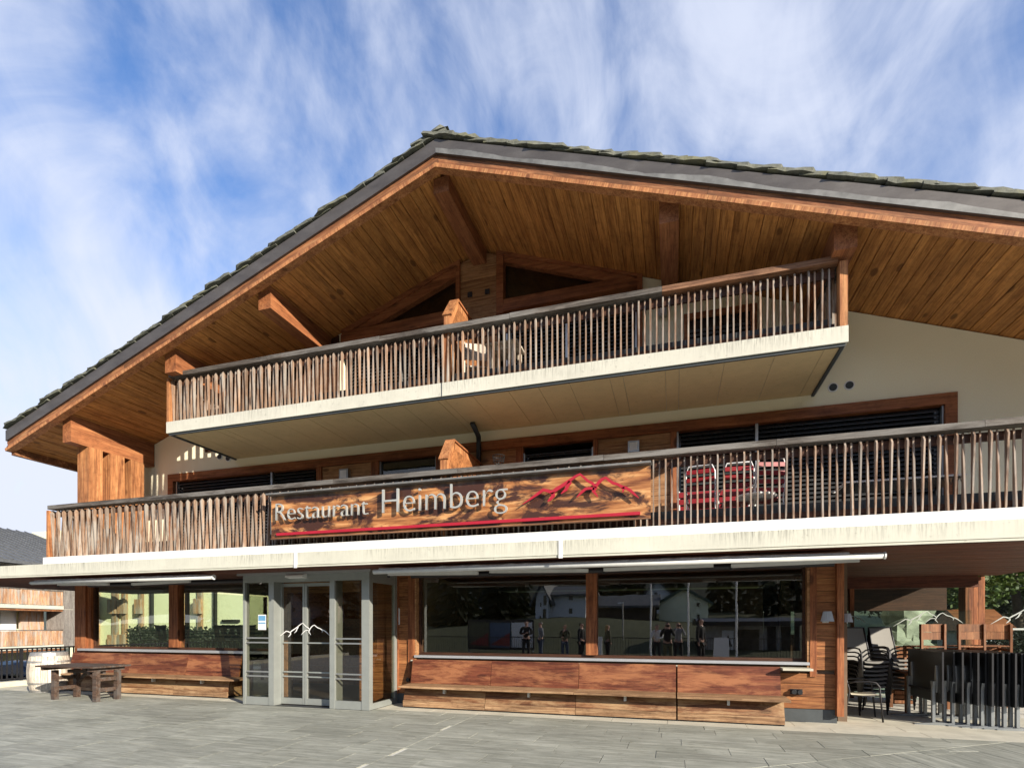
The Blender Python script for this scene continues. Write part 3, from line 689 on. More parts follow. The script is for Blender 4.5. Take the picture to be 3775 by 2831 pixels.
# stone slates along the verge
def slate_mesh(seed):
    rr = random.Random(seed); n_ = 7; top = []; L_ = .66
    xs = [i / (n_ - 1) * L_ for i in range(n_)]
    y0, y1 = 0, .6
    th = rr.uniform(.048, .065)
    vs = []
    for x_ in xs: vs.append((x_, y0 + rr.uniform(-.02, .02) + (.05 if x_ > L_ - .05 else 0), rr.uniform(-.003, .003)))
    for x_ in xs: vs.append((x_ + rr.uniform(-.008, .008) - (.03 if x_ > L_ - .05 else 0), y0 + .02 + rr.uniform(-.012, .02) + (.05 if x_ > L_ - .05 else 0), th * (.55 if x_ > L_ - .05 else 1) + rr.uniform(-.006, .008)))
    for x_ in xs: vs.append((x_, y1, 0))
    for x_ in xs: vs.append((x_, y1, th))
    fs = []
    for i in range(n_ - 1):
        fs += [(i, i + 1, n_ + i + 1, n_ + i), (n_ + i, n_ + i + 1, 3 * n_ + i + 1, 3 * n_ + i), (i + 1, i, 2 * n_ + i, 2 * n_ + i + 1)]
    fs += [(0, n_, 3 * n_, 2 * n_), (n_ - 1, 3 * n_ - 1, 4 * n_ - 1, 2 * n_ - 1)]
    return MB().add(vs, fs)
smesh = []
SLA = math.atan(SL)
for side in (-1, 1):
    x = 0; i = 0
    Ltot = ((RX - XL) if side < 0 else (XR - RX)) / math.cos(SLA)
    pos = Ltot - .60
    while pos > -.4:
        k_ = i % 9 if side > 0 or i > 8 else i
        if len(smesh) < 9:
            o = slate_mesh(50 + len(smesh)).build('roof_slate', 'roof_stone', RF); smesh.append(o.data)
        else: o = link('roof_slate', R.choice(smesh), RF)
        c_, s_ = math.cos(SLA), math.sin(SLA)
        d0 = pos                                     # distance down from ridge of the slate's upper end
        tilt = SLA - .07
        xx = RX + side * d0 * c_; zz = 9.335 - d0 * s_ + R.uniform(-.008, .012)
        o.location = Vector((xx, RY - .05 + R.uniform(-.02, .02), zz)) - ORG[RF.name]
        if side > 0: o.rotation_euler = (0, tilt, R.uniform(-.03, .03))
        else: o.rotation_euler = (R.uniform(-.01, .01), -tilt, R.uniform(-.03, .03)); o.scale = (-1, 1, 1)
        pos -= .37 + R.uniform(-.05, .05); i += 1
# second layer of slate edges peeping over the first, deeper in, one rough sheet
rs = MB()
for side in (-1, 1):
    pos = .1
    while pos < (10.6 if side < 0 else 12.9):
        for yy in (.55, 1.1, 1.65, 2.2):
            a_, b_ = pos, pos + .42; h0 = 9.335 + R.uniform(-.01, .015)
            xa, xb = RX + side * a_ * math.cos(SLA), RX + side * b_ * math.cos(SLA)
            za, zb2 = h0 - a_ * math.sin(SLA) + .01, h0 - b_ * math.sin(SLA) + .06
            rs.add([(xa, RY + yy, za), (xb, RY + yy, zb2), (xb, RY + yy + .54, zb2), (xa, RY + yy + .54, za), (xa, RY + yy, za + .05), (xb, RY + yy, zb2 + .05), (xb, RY + yy + .54, zb2 + .05), (xa, RY + yy + .54, za + .05)],
                   [(0, 1, 5, 4), (4, 5, 6, 7), (1, 2, 6, 5), (0, 3, 2, 1), (3, 0, 4, 7)])
        pos += .34
part(rs, 'slate_courses', 'roof_stone', RF, kind='stuff')
o = link('roof_slate', smesh[0], RF); o.location = Vector((RX - .42, RY - .06, 9.27)) - ORG[RF.name]; o.rotation_euler = (0, -.34, .04)
o = link('roof_slate', smesh[3], RF); o.location = Vector((RX - .02, RY - .04, 9.36)) - ORG[RF.name]; o.rotation_euler = (0, SLA - .05, -.03)
part(MB().tube([(XL - .12, RY + .1, roofz(XL, 8.98)), (XL - .12, 24, roofz(XL, 8.98))], .07, 10), 'gutter', 'dark_metal', RF, smooth=True)
part(MB().box(XL - .02, XL + .08, RY + .1, 24, roofz(XL, 8.82), roofz(XL, 9.05)), 'eave_board', 'verge_wood', RF)
# soffit planks, each its own board
SF = part(MB().prism([(XL, roofz(XL, 8.985)), (RX, 8.985), (XR, roofz(XR, 8.985)), (XR, roofz(XR, 9.05)), (RX, 9.05), (XL, roofz(XL, 9.05))], RY + .13, 24), 'soffit', 'beam_wood')
pw = .196
pms = []
for i in range(4):
    o = MB().prism([(.002, 0), (.009, -.009), (pw - .009, -.009), (pw - .002, 0), (pw - .004, .022), (.004, .022)], RY + .13, WY + .2).build('soffit_plank', 'soffit_wood', SF); pms.append(o)
usedp = set()
for side in (-1, 1):
    pos = .02
    while pos + pw < (10.62 if side < 0 else 12.9):
        s_ = R.choice(pms); o = s_ if s_.name not in usedp else link('soffit_plank', s_.data, SF); usedp.add(s_.name)
        d0 = pos if side > 0 else pos + pw
        xx = RX + side * d0 * math.cos(SLA); zz = 8.958 - d0 * math.sin(SLA) + R.uniform(-.001, .001)
        o.location = Vector((xx, 0, zz)) - ORG[SF.name]
        o.rotation_euler = (0, side * SLA, 0); pos += pw
# purlins
for (u, v, wd, h_) in ((1626, 710, .27, .36), (2466, 820, .27, .36), (3118, 917, .27, .36), (975, 1140, .27, .36), (628, 1372, .27, .36)):
    q = at(u, v, RY + .22); zt = roofz(q[0], 8.93) - (.0 if abs(q[0] - RX) > .2 else .02)
    part(MB().prism([(q[0] - wd / 2, q[2]), (q[0] + wd / 2, q[2]), (q[0] + wd / 2, roofz(q[0] + wd / 2, 8.945)), (q[0] - wd / 2, roofz(q[0] - wd / 2, 8.945))], RY + .22, WY + .05), 'purlin', 'purlin_wood')
part(MB().prism([(-12.22, 5.40), (-11.98, 5.40), (-11.98, roofz(-11.98, 8.945)), (-12.22, roofz(-12.22, 8.945))], RY + .18, WY + .05), 'purlin', 'purlin_wood')
for (y0, y1) in ((8.02 + .3, 8.61), (8.78, 9.1), (9.25, 9.57)):
    pp = MB(); x = -12.30
    for i in range(3): pp.box(x + .003, x + .111, y0, y1, 3.03, 5.40 + .0 * i); x += .113
    part(pp, 'balcony_post', 'left_post_wood')
# --- ground floor facade
GZ = 2.62
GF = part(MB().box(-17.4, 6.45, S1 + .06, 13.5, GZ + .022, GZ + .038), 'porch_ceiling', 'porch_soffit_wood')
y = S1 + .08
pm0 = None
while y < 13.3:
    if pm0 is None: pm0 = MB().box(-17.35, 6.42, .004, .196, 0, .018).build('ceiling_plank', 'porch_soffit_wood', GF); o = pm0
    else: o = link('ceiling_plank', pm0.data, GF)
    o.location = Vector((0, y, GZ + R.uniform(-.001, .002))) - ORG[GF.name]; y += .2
def win(u0, u1, z0, z1, mull, mat='window_glass', Y=WY + .1, depth=.12, label=None):
    x0, x1 = (u0, u1)
    f = part(MB().box(x0 + .05, x1 - .05, Y, Y + .012, z0 + .05, z1 - .03), 'window', mat, **({'label': label} if label else {}))
    m_ = MB().box(x0, x1, Y - .04, Y + .06, z0, z0 + .05).box(x0, x1, Y - .04, Y + .06, z1 - .03, z1).box(x0, x0 + .05, Y - .04, Y + .06, z0 + .05, z1 - .03).box(x1 - .05, x1, Y - .04, Y + .06, z0 + .05, z1 - .03)
    part(m_, 'window_frame', 'dark_frame_wood', f)
    mu = MB()
    for (a_, b_) in mull: mu.box(a_, b_, Y - .10, Y + .08, z0 + .05, z1 - .03)
    if mull: part(mu, 'mullion', 'post_wood', f)
    return f
wx0, wx1 = ux(1538, WY), ux(2975, WY)
wzb = .99
w1 = win(wx0, wx1, wzb, GZ, [(ux(2160, WY), ux(2200, WY))], label='wide right restaurant window mirroring houses and people')
part(MB().box(wx0 - .02, wx1 + .02, WY - .10, WY + .06, wzb - .05, wzb - .004), 'window_sill', 'silver_sill', w1)
part(MB().box(wx0 - .1, ux(2893, 9.7), WY - .09, WY - .02, .86, .893).box(ux(2893, 9.65) - .05, ux(2994, 9.6), WY - .33, WY - .02, .862, .897), 'stone_ledge', 'pale_stone', w1)
lx0, lx1 = ux(335, WY), -8.5
w2 = win(lx0, lx1, 1.01, GZ, [(ux(622, WY), ux(655, WY))], label='left restaurant window with dining chairs behind the glass')
part(MB().box(lx0 - .3, lx1, WY - .12, WY + .06, .95, 1.004), 'window_sill', 'silver_sill', w2)
# posts and boarding of the ground floor
def gpost(u0, u1, y0=WY - .07, z0=0.0): part(MB().box(ux(u0, y0), ux(u1, y0), y0, WY + .2, z0, GZ), 'facade_post', 'post_wood')
gpost(1450, 1468, z0=.2); gpost(1504, 1528, z0=.2); gpost(2986, 3011, z0=.75); gpost(3086, 3112, WY - .14, .13)
part(MB().box(ux(1528, WY - .05), wx0 + .01, WY - .06, WY + .15, .9, GZ), 'window_reveal', 'inner_wood'); part(MB().box(wx1 - .01, ux(2986, WY - .05), WY - .06, WY + .15, .9, GZ), 'window_reveal', 'inner_wood')
boards(1468, 1504, .2, GZ, WY - .04)
boards(3011, 3086, .86, GZ, WY - .045)
boards(0, 0, .22, .80, WY - .042, xx=(1.45, ux(3086, WY - .04)))
boards(0, 0, .22, .86, WY - .03, xx=(ux(1528, WY - .05), 1.44))
boards(0, 0, .1, .95, WY - .03, xx=(-14.2, -9.6))
part(MB().box(-14.2, -9.4, WY + .012, WY + .25, 0, 1.0).box(ux(1450, WY), ux(3086, WY), WY + .012, WY + .25, .0, .92), 'parapet_wall', 'interior_wall')
part(MB().box(ux(1528, WY - .05), ux(3090, WY - .09), WY - .03, WY + .01, 0, .215).box(ux(1445, WY), ux(1528, WY - .05), WY - .05, WY + .01, 0, .2), 'plinth', 'plinth_grey')
gx0, gx1 = ux(283, WY), ux(312, WY)
part(MB().box(gx0, gx1 + .1, WY - .05, WY + .2, 0, GZ).box(gx1 + .1, lx0, WY - .0, WY + .2, 0, GZ), 'corner_post', 'post_wood')
part(MB().box(ux(3086, WY) + .2, ux(3112, WY - .14), WY + .2, 13.4, 0, GZ).box(2.3, 2.5, 13.2, 13.4, 0, GZ), 'side_wall', 'interior_wall')
# interior shell
part(MB().box(-14.4, 2.3, WY + .25, 16.4, -.008, .0), 'interior_floor', 'interior_floor')
part(MB().box(-9.3, 2.4, 16.3, 16.5, 0, GZ).box(-14.4, 2.4, 10.05, 16.4, GZ + .05, GZ + .055).box(-5.2, -5.0, 10.2, 16.3, 0, GZ).box(-14.4, -9.3, 16.3, 16.5, 0, .9), 'inner_wall', 'interior_wall')
sgl = part(MB().box(-14.42, -14.41, 10.1, 16.3, .1, GZ), 'side_glazing', 'clear_glass')
mb = MB()
for yy in (12.9, 16.2): mb.box(-14.47, -14.37, yy, yy + .09, 0, GZ)
part(mb, 'mullion', 'post_wood', sgl)
# wall fittings
# --- entrance vestibule
DY = 8.74
ex0, ex1 = -8.30, -5.41
EN = part(MB().box(ex0 - .05, ex1 + .05, DY - .04, WY - .1, 2.60, 2.662 - .03).box(ex0, ex1, DY, DY + .16, 2.44, 2.60), 'entrance', 'door_frame_grey', label='glazed grey automatic entrance porch')
part(MB().box(ex0 - .08, ex1 + .07, DY - .08, DY - .041, 2.575, 2.625), 'roof_trim', 'aluminium', EN)
dx = lambda u: ux(u, DY)
for a_, b_, d_ in ((ex0, dx(903), .12), (dx(990), dx(1009), .26), (dx(1215), dx(1233), .26), (dx(1333), ex1, .12)): part(MB().box(a_, b_, DY, DY + d_, 0, 2.44), 'door_stile', 'door_frame_grey', EN)
for a_, b_ in ((dx(903), dx(990)), (dx(1233), dx(1333))): part(MB().box(a_, b_, DY + .01, DY + .08, 0, .16), 'bottom_rail', 'door_frame_grey', EN)
for z_ in (1.335, 1.245, .665, .575):
    for a_, b_ in ((dx(903), dx(990)), (dx(1233), dx(1333))): part(MB().box(a_, b_, DY + .02, DY + .05, z_ - .014, z_ + .014), 'crossbar', 'aluminium', EN)
part(MB().box(dx(903), dx(990), DY + .052, DY + .06, .16, 2.44), 'side_light', 'door_glass', EN); part(MB().box(dx(1233), dx(1333), DY + .052, DY + .06, .16, 2.44), 'side_light', 'door_glass', EN)
LY = DY + .2
lxm = ux(1123, LY)
for (a_, b_, nm) in ((dx(1009), lxm - .004, 0), (lxm + .004, dx(1215), 1)):
    fr = MB().box(a_, a_ + (.03 if nm == 0 else .045), LY, LY + .05, .02, 2.42).box(b_ - (.045 if nm == 0 else .03), b_, LY, LY + .05, .02, 2.42).box(a_, b_, LY + .003, LY + .047, .02, .14).box(a_, b_, LY + .003, LY + .047, 2.36, 2.42)
    for z_ in (1.24, .66, .57): fr.box(a_, b_, LY + .003, LY + .04, z_ - .013, z_ + .013)
    dl = part(fr, 'door_leaf', 'door_frame_grey', EN)
    gp = part(MB().box(a_ + .03, b_ - .03, LY + .05, LY + .056, .14, 2.36), 'door_glass', 'door_glass', EN)
def ribbon(pts, w0, Y, th, scale=1.0):
    """flat stroke with a square section along pts in the XZ plane; w0 = per-point widths"""
    mb = MB(); n_ = len(pts); L_ = []
    for i, (x_, z_) in enumerate(pts):
        a_ = pts[max(i - 1, 0)]; b_ = pts[min(i + 1, n_ - 1)]; d = Vector((b_[0] - a_[0], b_[1] - a_[1])).normalized()
        nn = Vector((-d.y, d.x)) * w0[i] / 2; L_.append((x_ + nn.x, z_ + nn.y, x_ - nn.x, z_ - nn.y))
    vs = []
    for (a_, b_, c_, d_) in L_: vs += [(a_, Y, b_), (c_, Y, d_), (a_, Y + th, b_), (c_, Y + th, d_)]
    fs = []
    for i in range(n_ - 1):
        o_ = 4 * i; fs += [(o_, o_ + 1, o_ + 5, o_ + 4), (o_ + 2, o_ + 6, o_ + 7, o_ + 3), (o_, o_ + 4, o_ + 6, o_ + 2), (o_ + 1, o_ + 3, o_ + 7, o_ + 5)]
    fs += [(0, 2, 3, 1), (4 * n_ - 4, 4 * n_ - 3, 4 * n_ - 1, 4 * n_ - 2)]
    return mb.add(vs, fs)
PK = [([(720, 795), (800, 740), (850, 705), (890, 676), (925, 682), (962, 697), (1000, 668), (1040, 645), (1085, 615), (1120, 590), (1155, 565), (1190, 548), (1220, 572), (1250, 600), (1290, 622), (1318, 648), (1345, 612), (1370, 590), (1400, 577), (1430, 600), (1460, 620), (1500, 632), (1535, 652), (1565, 660), (1600, 680), (1640, 715), (1670, 742)],
       [3, 12, 16, 18, 18, 22, 22, 20, 18, 16, 14, 12, 12, 14, 16, 22, 18, 16, 14, 15, 16, 14, 16, 16, 16, 11, 3]),
      ([(966, 697), (972, 725), (945, 755), (925, 772)], [26, 20, 16, 4]),
      ([(1112, 608), (1090, 640), (1075, 675), (1035, 708)], [22, 20, 18, 4]),
      ([(1316, 650), (1300, 688), (1318, 708), (1336, 735)], [24, 18, 12, 3]),
      ([(1308, 668), (1270, 662), (1235, 668), (1200, 698), (1163, 737)], [14, 14, 16, 14, 3]),
      ([(1537, 655), (1545, 675), (1536, 697)], [22, 12, 3])]
def mountains(maptop, sc, Y, th, nm, mat, parent):
    mb = MB()
    for pts, ws in PK:
        q = [maptop(x_, y_) for x_, y_ in pts]; r_ = ribbon(q, [w_ * sc for w_ in ws], Y, th); mb.add(r_.v, r_.f)
    return part(mb, nm, mat, parent)
# etched peaks on the sliding leaves
def dmap(x_, y_):
    k_ = (x_ - 720) / 950.0; return (ux(1022, LY) + k_ * (ux(1216, LY) - ux(1022, LY)), 1.325 + (795 - y_) / 950.0 * (ux(1216, LY) - ux(1022, LY)) * .95)
mountains(dmap,   .0010, LY - .008, .004, 'etched_peaks', 'white_paint', EN)
part(MB().box(ex1 - .03, ex1 - .02, DY + .12, WY - .05, .12, 2.44), 'side_glass', 'door_glass', EN)
part(MB().box(ex1 - .07, ex1 - .0, WY - .16, WY - .02, 0, 2.6).box(ex1 - .06, ex1 - .005, DY + .12, WY - .16, 0, .12).box(ex1 - .06, ex1 - .005, DY + .12, WY - .16, 2.40, 2.6), 'side_frame', 'door_frame_grey', EN)
part(MB().box(ex0 + .02, ex0 + .03, DY + .12, WY - .05, .12, 2.44), 'side_glass', 'door_glass', EN)
part(MB().box(ex0, ex0 + .07, WY - .16, WY - .02, 0, 2.6).box(ex0, ex0 + .06, DY + .12, WY - .16, 0, .12), 'side_frame', 'door_frame_grey', EN)
q = at(1100, 2117, DY - .06)
part(MB().prism([(DY - .001, 2.50), (DY - .001, 2.585), (DY - .05, 2.585), (DY - .13, 2.55), (DY - .14, 2.51)], dx(1068), dx(1132), 'X'), 'door_sensor', 'white_paint', EN)
sx0, sx1 = dx(945), dx(974); stz0, stz1 = at(960, 2321, DY)[2], at(960, 2265, DY)[2]
stk = part(MB().box(sx0, sx1, DY + .047, DY + .051, stz0, stz1), 'notice', 'white_paint', EN)
plain('print_blue', (.12, .3, .5), .5); part(MB().box(sx0 + .01, sx1 - .01, DY + .045, DY + .0469, (stz0 + stz1) / 2 + .03, stz1 - .02).box(sx0 + .01, sx1 - .01, DY + .045, DY + .0469, (stz0 + stz1) / 2 - .03, (stz0 + stz1) / 2 + .0), 'notice_print', 'print_blue', EN)
# vestibule back: inner doors and timber wall inside
part(MB().box(-8.5, -8.2, 9.9, 10.1, 0, GZ).box(-6.35, -5.2, WY + .08, 10.1, 0, GZ).box(-8.2, -6.35, 9.9, 10.1, 2.3, GZ), 'inner_frame', 'inner_wood')
boards(0, 0, .0, 2.5, 12.4, 'purlin_wood', .25, 'inner_board', xx=(-10.6, -7.4))
part(MB().box(-10.7, -7.3, 12.46, 12.6, 0, GZ), 'partition', 'interior_wall')
boards(0, 0, .0, 2.5, WY + .03, 'facade_wood', .19, 'inner_board', xx=(-6.35, ex1 - .08))
part(MB().box(ex0, ex1, DY + .0, WY + .2, -.004, .006), 'threshold', 'dark_metal', EN)
# --- porch back wall on the right
GX = 13.4
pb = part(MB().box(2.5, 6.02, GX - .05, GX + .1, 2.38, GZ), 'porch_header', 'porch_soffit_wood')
part(MB().box(2.5, 3.7, GX + .02, GX + .03, .1, 2.38), 'pane', 'clear_glass', pb); part(MB().box(3.78, 5.9, GX + .02, GX + .03, .1, 2.38), 'pane', 'clear_glass', pb)
part(MB().box(3.7, 3.78, GX - .05, GX + .08, 0, 2.38), 'mullion', 'post_wood', pb)
for (a_, b_) in ((5.98, 6.12), (6.125, 6.2), (6.205, 6.32)): part(MB().box(a_, b_, 13.75, 14.05, 0, GZ), 'porch_post', 'post_wood')
part(MB().box(2.3, 6.4, 15.6, 15.7, 1.95, 3.0).box(2.3, 2.4, 13.5, 15.6, 0, 3.0).box(2.3, 6.4, 13.5, 15.6, GZ + .1, GZ + .15).box(2.3, 3.9, 15.6, 15.7, 0, 1.35).box(2.4, 6.4, 15.7, 19, 2.62, 2.7), 'rear_wall', 'dark_frame_wood')
# ------------------------------------------------------------------ sign on the lower balcony
SG = 7.90
Q2 = lambda u, v, Y=SG: (at(u, v, Y)[0], at(u, v, Y)[2])
sgx0, sgx1 = Q2(997, 1900)[0], Q2(2398, 1800)[0]
zt_, zb_s = Q2(2398, 1712)[1], Q2(2398, 1905)[1]
SIGN = empty('restaurant_sign', ((sgx0 + sgx1) / 2, SG, zb_s), 'long scorched wooden sign with metal letters Restaurant Heimberg and red peaks on the railing', 'sign')
nb = 3; hh = (zt_ - zb_s) / nb
for i in range(nb):
    MB().box(sgx0, sgx1, SG + .02, SG + .06, zb_s + i * hh + .001, zb_s + (i + 1) * hh - .001).build('sign_plank', 'sign_wood', SIGN)
MB().box(sgx0 - .03, sgx1 + .01, SG - .09, SG + .07, zt_ + .004, zt_ + .032).build('cover_bar', 'verge_metal_light', SIGN)
MB().box(sgx0, sgx1, SG + .0, SG + .062, zb_s - .02, zb_s - .002).build('lower_trim', 'handrail_warm', SIGN)
for k_ in (0.02, .35, .65, .98):
    xx = sgx0 + (sgx1 - sgx0) * k_; MB().box(xx - .02, xx + .02, SG + .062, SG + .11, zb_s, zt_ + .02).build('bracket', 'dark_metal', SIGN)
ra = Q2(1018, 1968, SG - .02); rb = Q2(2360, 1891, SG - .02)
MB().box(ra[0], rb[0], SG - .02, SG + .015, rb[1] - .022, rb[1] + .024).build('red_bar', 'red_paint', SIGN)
def textmesh(s_, off):
    c_ = bpy.data.curves.new('t', 'FONT'); c_.body = s_; c_.size = 1; c_.extrude = .02; c_.offset = off; c_.resolution_u = 5
    o = bpy.data.objects.new('t', c_); COL.objects.link(o)
    dg = bpy.context.evaluated_depsgraph_get(); dg.update()
    me = bpy.data.meshes.new_from_object(o.evaluated_get(dg)); bpy.data.objects.remove(o); bpy.data.curves.remove(c_); return me
def word(txt, u0, u1, zbase, cap, off):
    x0, x1 = Q2(u0, 1900, SG - .05)[0], Q2(u1, 1900, SG - .05)[0]
    mes = [textmesh(ch_, off) for ch_ in txt]; ends = []
    for i, ch_ in enumerate(txt):
        pm = textmesh(txt[:i + 1], off); ends.append(max(v_.co.x for v_ in pm.vertices) - max(v_.co.x for v_ in mes[i].vertices))
    full = textmesh(txt, off); fx0 = min(v_.co.x for v_ in full.vertices); fx1 = max(v_.co.x for v_ in full.vertices)
    caph = max(v_.co.y for v_ in mes[0].vertices); sx = (x1 - x0) / (fx1 - fx0); sz = cap / caph
    for me, e_ in zip(mes, ends):
        for v_ in me.vertices:
            x_, y_, z_ = v_.co; v_.co = (x0 + (x_ + e_ - fx0) * sx, SG - .05 - z_ * .9, zbase + y_ * sz)
        me.update(); me.materials.clear(); me.materials.append(MAT['letter_metal']); me.name = 'letter'
        link('letter', me, SIGN)
    return
rz_ = Q2(1025, 1920, SG - .05)[1]; word('Restaurant', 1018, 1357, rz_ + .0, Q2(1025, 1857, SG - .05)[1] - rz_, -.020)
hz_ = Q2(1415, 1893, SG - .05)[1]; word('Heimberg', 1410, 1871, hz_, Q2(1415, 1805, SG - .05)[1] - hz_, -.018)
def smap(x_, y_): return Q2(1600 + x_ * .4521, 1500 + y_ * .4521, SG - .06)
mb = MB()
for pts, ws in PK:
    q = [smap(*p_) for p_ in pts]; r_ = ribbon(q, [w_ * .00262 for w_ in ws], SG - .065, .02); mb.add(r_.v, r_.f)
mb.build('mountain_emblem', 'red_paint', SIGN)
# ------------------------------------------------------------------ awnings
def awning(label, x0, x1, arms, n):
    A = empty('awning', ((x0 + x1) / 2, 8.2, 2.5), label, 'awning', 'retracted awnings under the slab')
    MB().tube([(x0, 8.19, 2.515), (x1, 8.19, 2.515)], .042, 12).build('front_tube', 'awning_grey', A, smooth=True)
    MB().lathe([(.0, 0), (.05, 0), (.05, .02), (0, .02)], n=12).build('end_cap', 'white_paint', A, loc=(x1, 8.19, 2.515), rot=(0, math.radians(90), 0))
    cl = MB(); k_ = 60
    for i in range(k_ + 1):                       # crumpled fabric lying on the tube
        x = x0 + .1 + (x1 - x0 - .5) * i / k_; h_ = .012 + .018 * abs(mnoise.noise((x * 5, 0, 0)))
        cl.v += [(x, 8.165, 2.545), (x, 8.19, 2.557 + h_), (x, 8.26, 2.55 + h_), (x, 8.5, 2.59)]
        if i: b_ = 4 * i; cl.f += [(b_ - 4, b_, b_ + 1, b_ - 3), (b_ - 3, b_ + 1, b_ + 2, b_ - 2), (b_ - 2, b_ + 2, b_ + 3, b_ - 1)]
    cl.build('fabric', 'awning_cloth', A)
    MB().tube([(x0 + .15, 9.3, 2.54), (x1 - .3, 9.3, 2.54)], .05, 10).build('torsion_bar', 'dark_metal', A)
    for (ua, ub, va, vb) in arms:
        p0 = at(ua, va, 8.62); p1 = at(ub, vb, 8.45)
        MB().bar(p0, p1, .05, .055).build('folding_arm', 'awning_grey', A)
        MB().lathe([(0, 0), (.025, 0), (.025, .05), (0, .05)], n=10).build('arm_knuckle', 'dark_metal', A, loc=(p0[0], p0[1], p0[2] - .06))
awning('shorter retracted grey awning above the left window by the barrel', ux(116, 8.19), ux(786, 8.19), [(215, 400, 2154, 2153), (488, 700, 2153, 2142)], 0)
awning('long retracted grey awning above the wide right window', ux(1378, 8.19), ux(3258, 8.19), [(1432, 1762, 2116, 2112), (1806, 2168, 2106, 2103), (2226, 2630, 2100, 2083), (2695, 3168, 2086, 2064)], 0)
# ------------------------------------------------------------------ benches
def bench(label, x0, x1, xs0, xs1, joints, brackets, grp='timber benches along the restaurant front'):
    """x0..x1 back and base, xs0..xs1 seat"""
    B = empty('wall_bench', ((x0 + x1) / 2, 9.35, 0), label, 'bench', grp)
    js = [x0] + [j_ for j_ in joints if x0 < j_ < x1] + [x1]; sjs = [xs0] + [j_ for j_ in joints if xs0 < j_ < xs1] + [xs1]
    for a_, b_ in zip(js, js[1:]):
        g_ = .004; t_ = R.uniform(0, .006)
        MB().prism([(9.60 - t_, .44), (9.635 - t_, .44), (9.725 - t_, .905), (9.69 - t_, .905)], a_ + g_, b_ - g_, 'X').build('backrest_panel', 'bench_back_wood', B)
        MB().prism([(9.30, .145), (9.33, .145), (9.40, .40), (9.37, .40)], a_ + g_, b_ - g_, 'X').build('front_board', 'bench_base_wood', B)
        MB().box(a_ + g_, b_ - g_, 9.275, 9.305, .028, .142).build('kick_board', 'bench_seat_wood', B)
        MB().box(a_ + g_, b_ - g_, 9.31, 9.5, -.008, .06).build('plinth_block', 'black_plastic', B)
    for a_, b_ in zip(sjs, sjs[1:]):
        for (ya, yb, dz) in ((9.10, 9.262, 0), (9.268, 9.43, .003), (9.436, 9.6, .006)):
            MB().box(a_ + .003, b_ - .003, ya, yb, .402 + dz, .437 + dz).build('seat_plank', 'bench_seat_wood', B)
    for xx in brackets: MB().box(xx - .02, xx + .02, 9.27, 9.345, .30, .40).build('seat_bracket', 'awning_grey', B)
    for xx, s_ in ((x0, -1), (x1, 1)):
        MB().prism([(9.31, .03), (9.7, .03), (9.7, .40), (9.38, .40)], xx - s_ * .03, xx - s_ * .004, 'X').build('end_panel', 'bench_base_wood', B)
X9 = lambda u, Y=9.65: ux(u, Y)
jA = [X9(1811), X9(2134)]
bench('long four metre timber bench right of the entrance below the wide window', X9(1518), X9(2493), ux(1469, 9.12), ux(2492, 9.2), jA, [ux(1636, 9.27), ux(1948, 9.27), ux(2304, 9.27)])
bench('short timber bench beside the black sockets and the wall lamp post', X9(2497), X9(2893) - .06, ux(2496, 9.2), ux(2915, 9.15), [], [ux(2686, 9.27)])
bench('dark timber bench behind the trestle table left of the entrance', X9(262), ux(840, 9.3), ux(215, 9.2), ux(885, 9.25), [X9(480), X9(690)], [ux(560, 9.27), ux(740, 9.27)])
# ------------------------------------------------------------------ trestle table and barrel
T = empty('trestle_table', (-12.15, 8.35, 0), 'weathered brown trestle table standing in front of the left bench', 'table')
for i in range(4): MB().box(-12.97, -11.35, 7.93 + i * .213, 8.139 + i * .213, .70 + R.uniform(0, .003), .735).build('tabletop_board', 'table_wood', T)
for xx in (-12.86, -11.50): MB().box(xx - .04, xx + .04, 8.0, 8.72, .63, .70).build('batten', 'table_wood', T)
for xx in (-12.68, -11.47):
    for yy in (8.13, 8.57): MB().prism([(yy - .045, 0), (yy + .045, 0), (yy + .045, .63), (yy - .045, .63)], xx - .05, xx + .05, 'X').build('leg', 'table_wood', T)
    for zz in (.2, .42): MB().box(xx - .02, xx + .02, 8.174, 8.526, zz, zz + .075).build('rung', 'table_wood', T)
MB().bar((-12.63, 8.57, .32), (-12.25, 8.57, .69), .05, .06).build('brace', 'table_wood', T); MB().bar((-11.52, 8.13, .5), (-11.85, 8.13, .69), .04, .05).build('brace', 'table_wood', T)
MB().box(-12.6, -11.55, 8.32, 8.38, .56, .63).build('rail', 'table_wood', T)
BR = empty('wine_barrel', (-14.42, 9.12, 0), 'pale bleached oak barrel with metal hoops by the terrace fence', 'barrel')
prof = [(.345 + .07 * (1 - ((z_ / .94) * 2 - 1) ** 2), z_) for z_ in [i * .94 / 10 for i in range(11)]]
ns = 20
for k_ in range(ns):
    mb = MB(); a0 = 2 * math.pi * k_ / ns + .012; a1 = 2 * math.pi * (k_ + 1) / ns - .012
    for r_, z_ in prof: mb.v += [(r_ * math.cos(a0), r_ * math.sin(a0), z_), (r_ * math.cos(a1), r_ * math.sin(a1), z_), ((r_ - .03) * math.cos(a1), (r_ - .03) * math.sin(a1), z_), ((r_ - .03) * math.cos(a0), (r_ - .03) * math.sin(a0), z_)]
    for i in range(10):
        b_ = 4 * i; mb.f += [(b_ + q_, b_ + (q_ + 1) % 4, b_ + 4 + (q_ + 1) % 4, b_ + 4 + q_) for q_ in range(4)]
    mb.f += [(0, 3, 2, 1), (40, 41, 42, 43)]
    mb.build('stave', 'barrel_wood', BR, loc=(-14.42, 9.12, 0))
def brad(z_): return .345 + .07 * (1 - ((z_ / .94) * 2 - 1) ** 2)
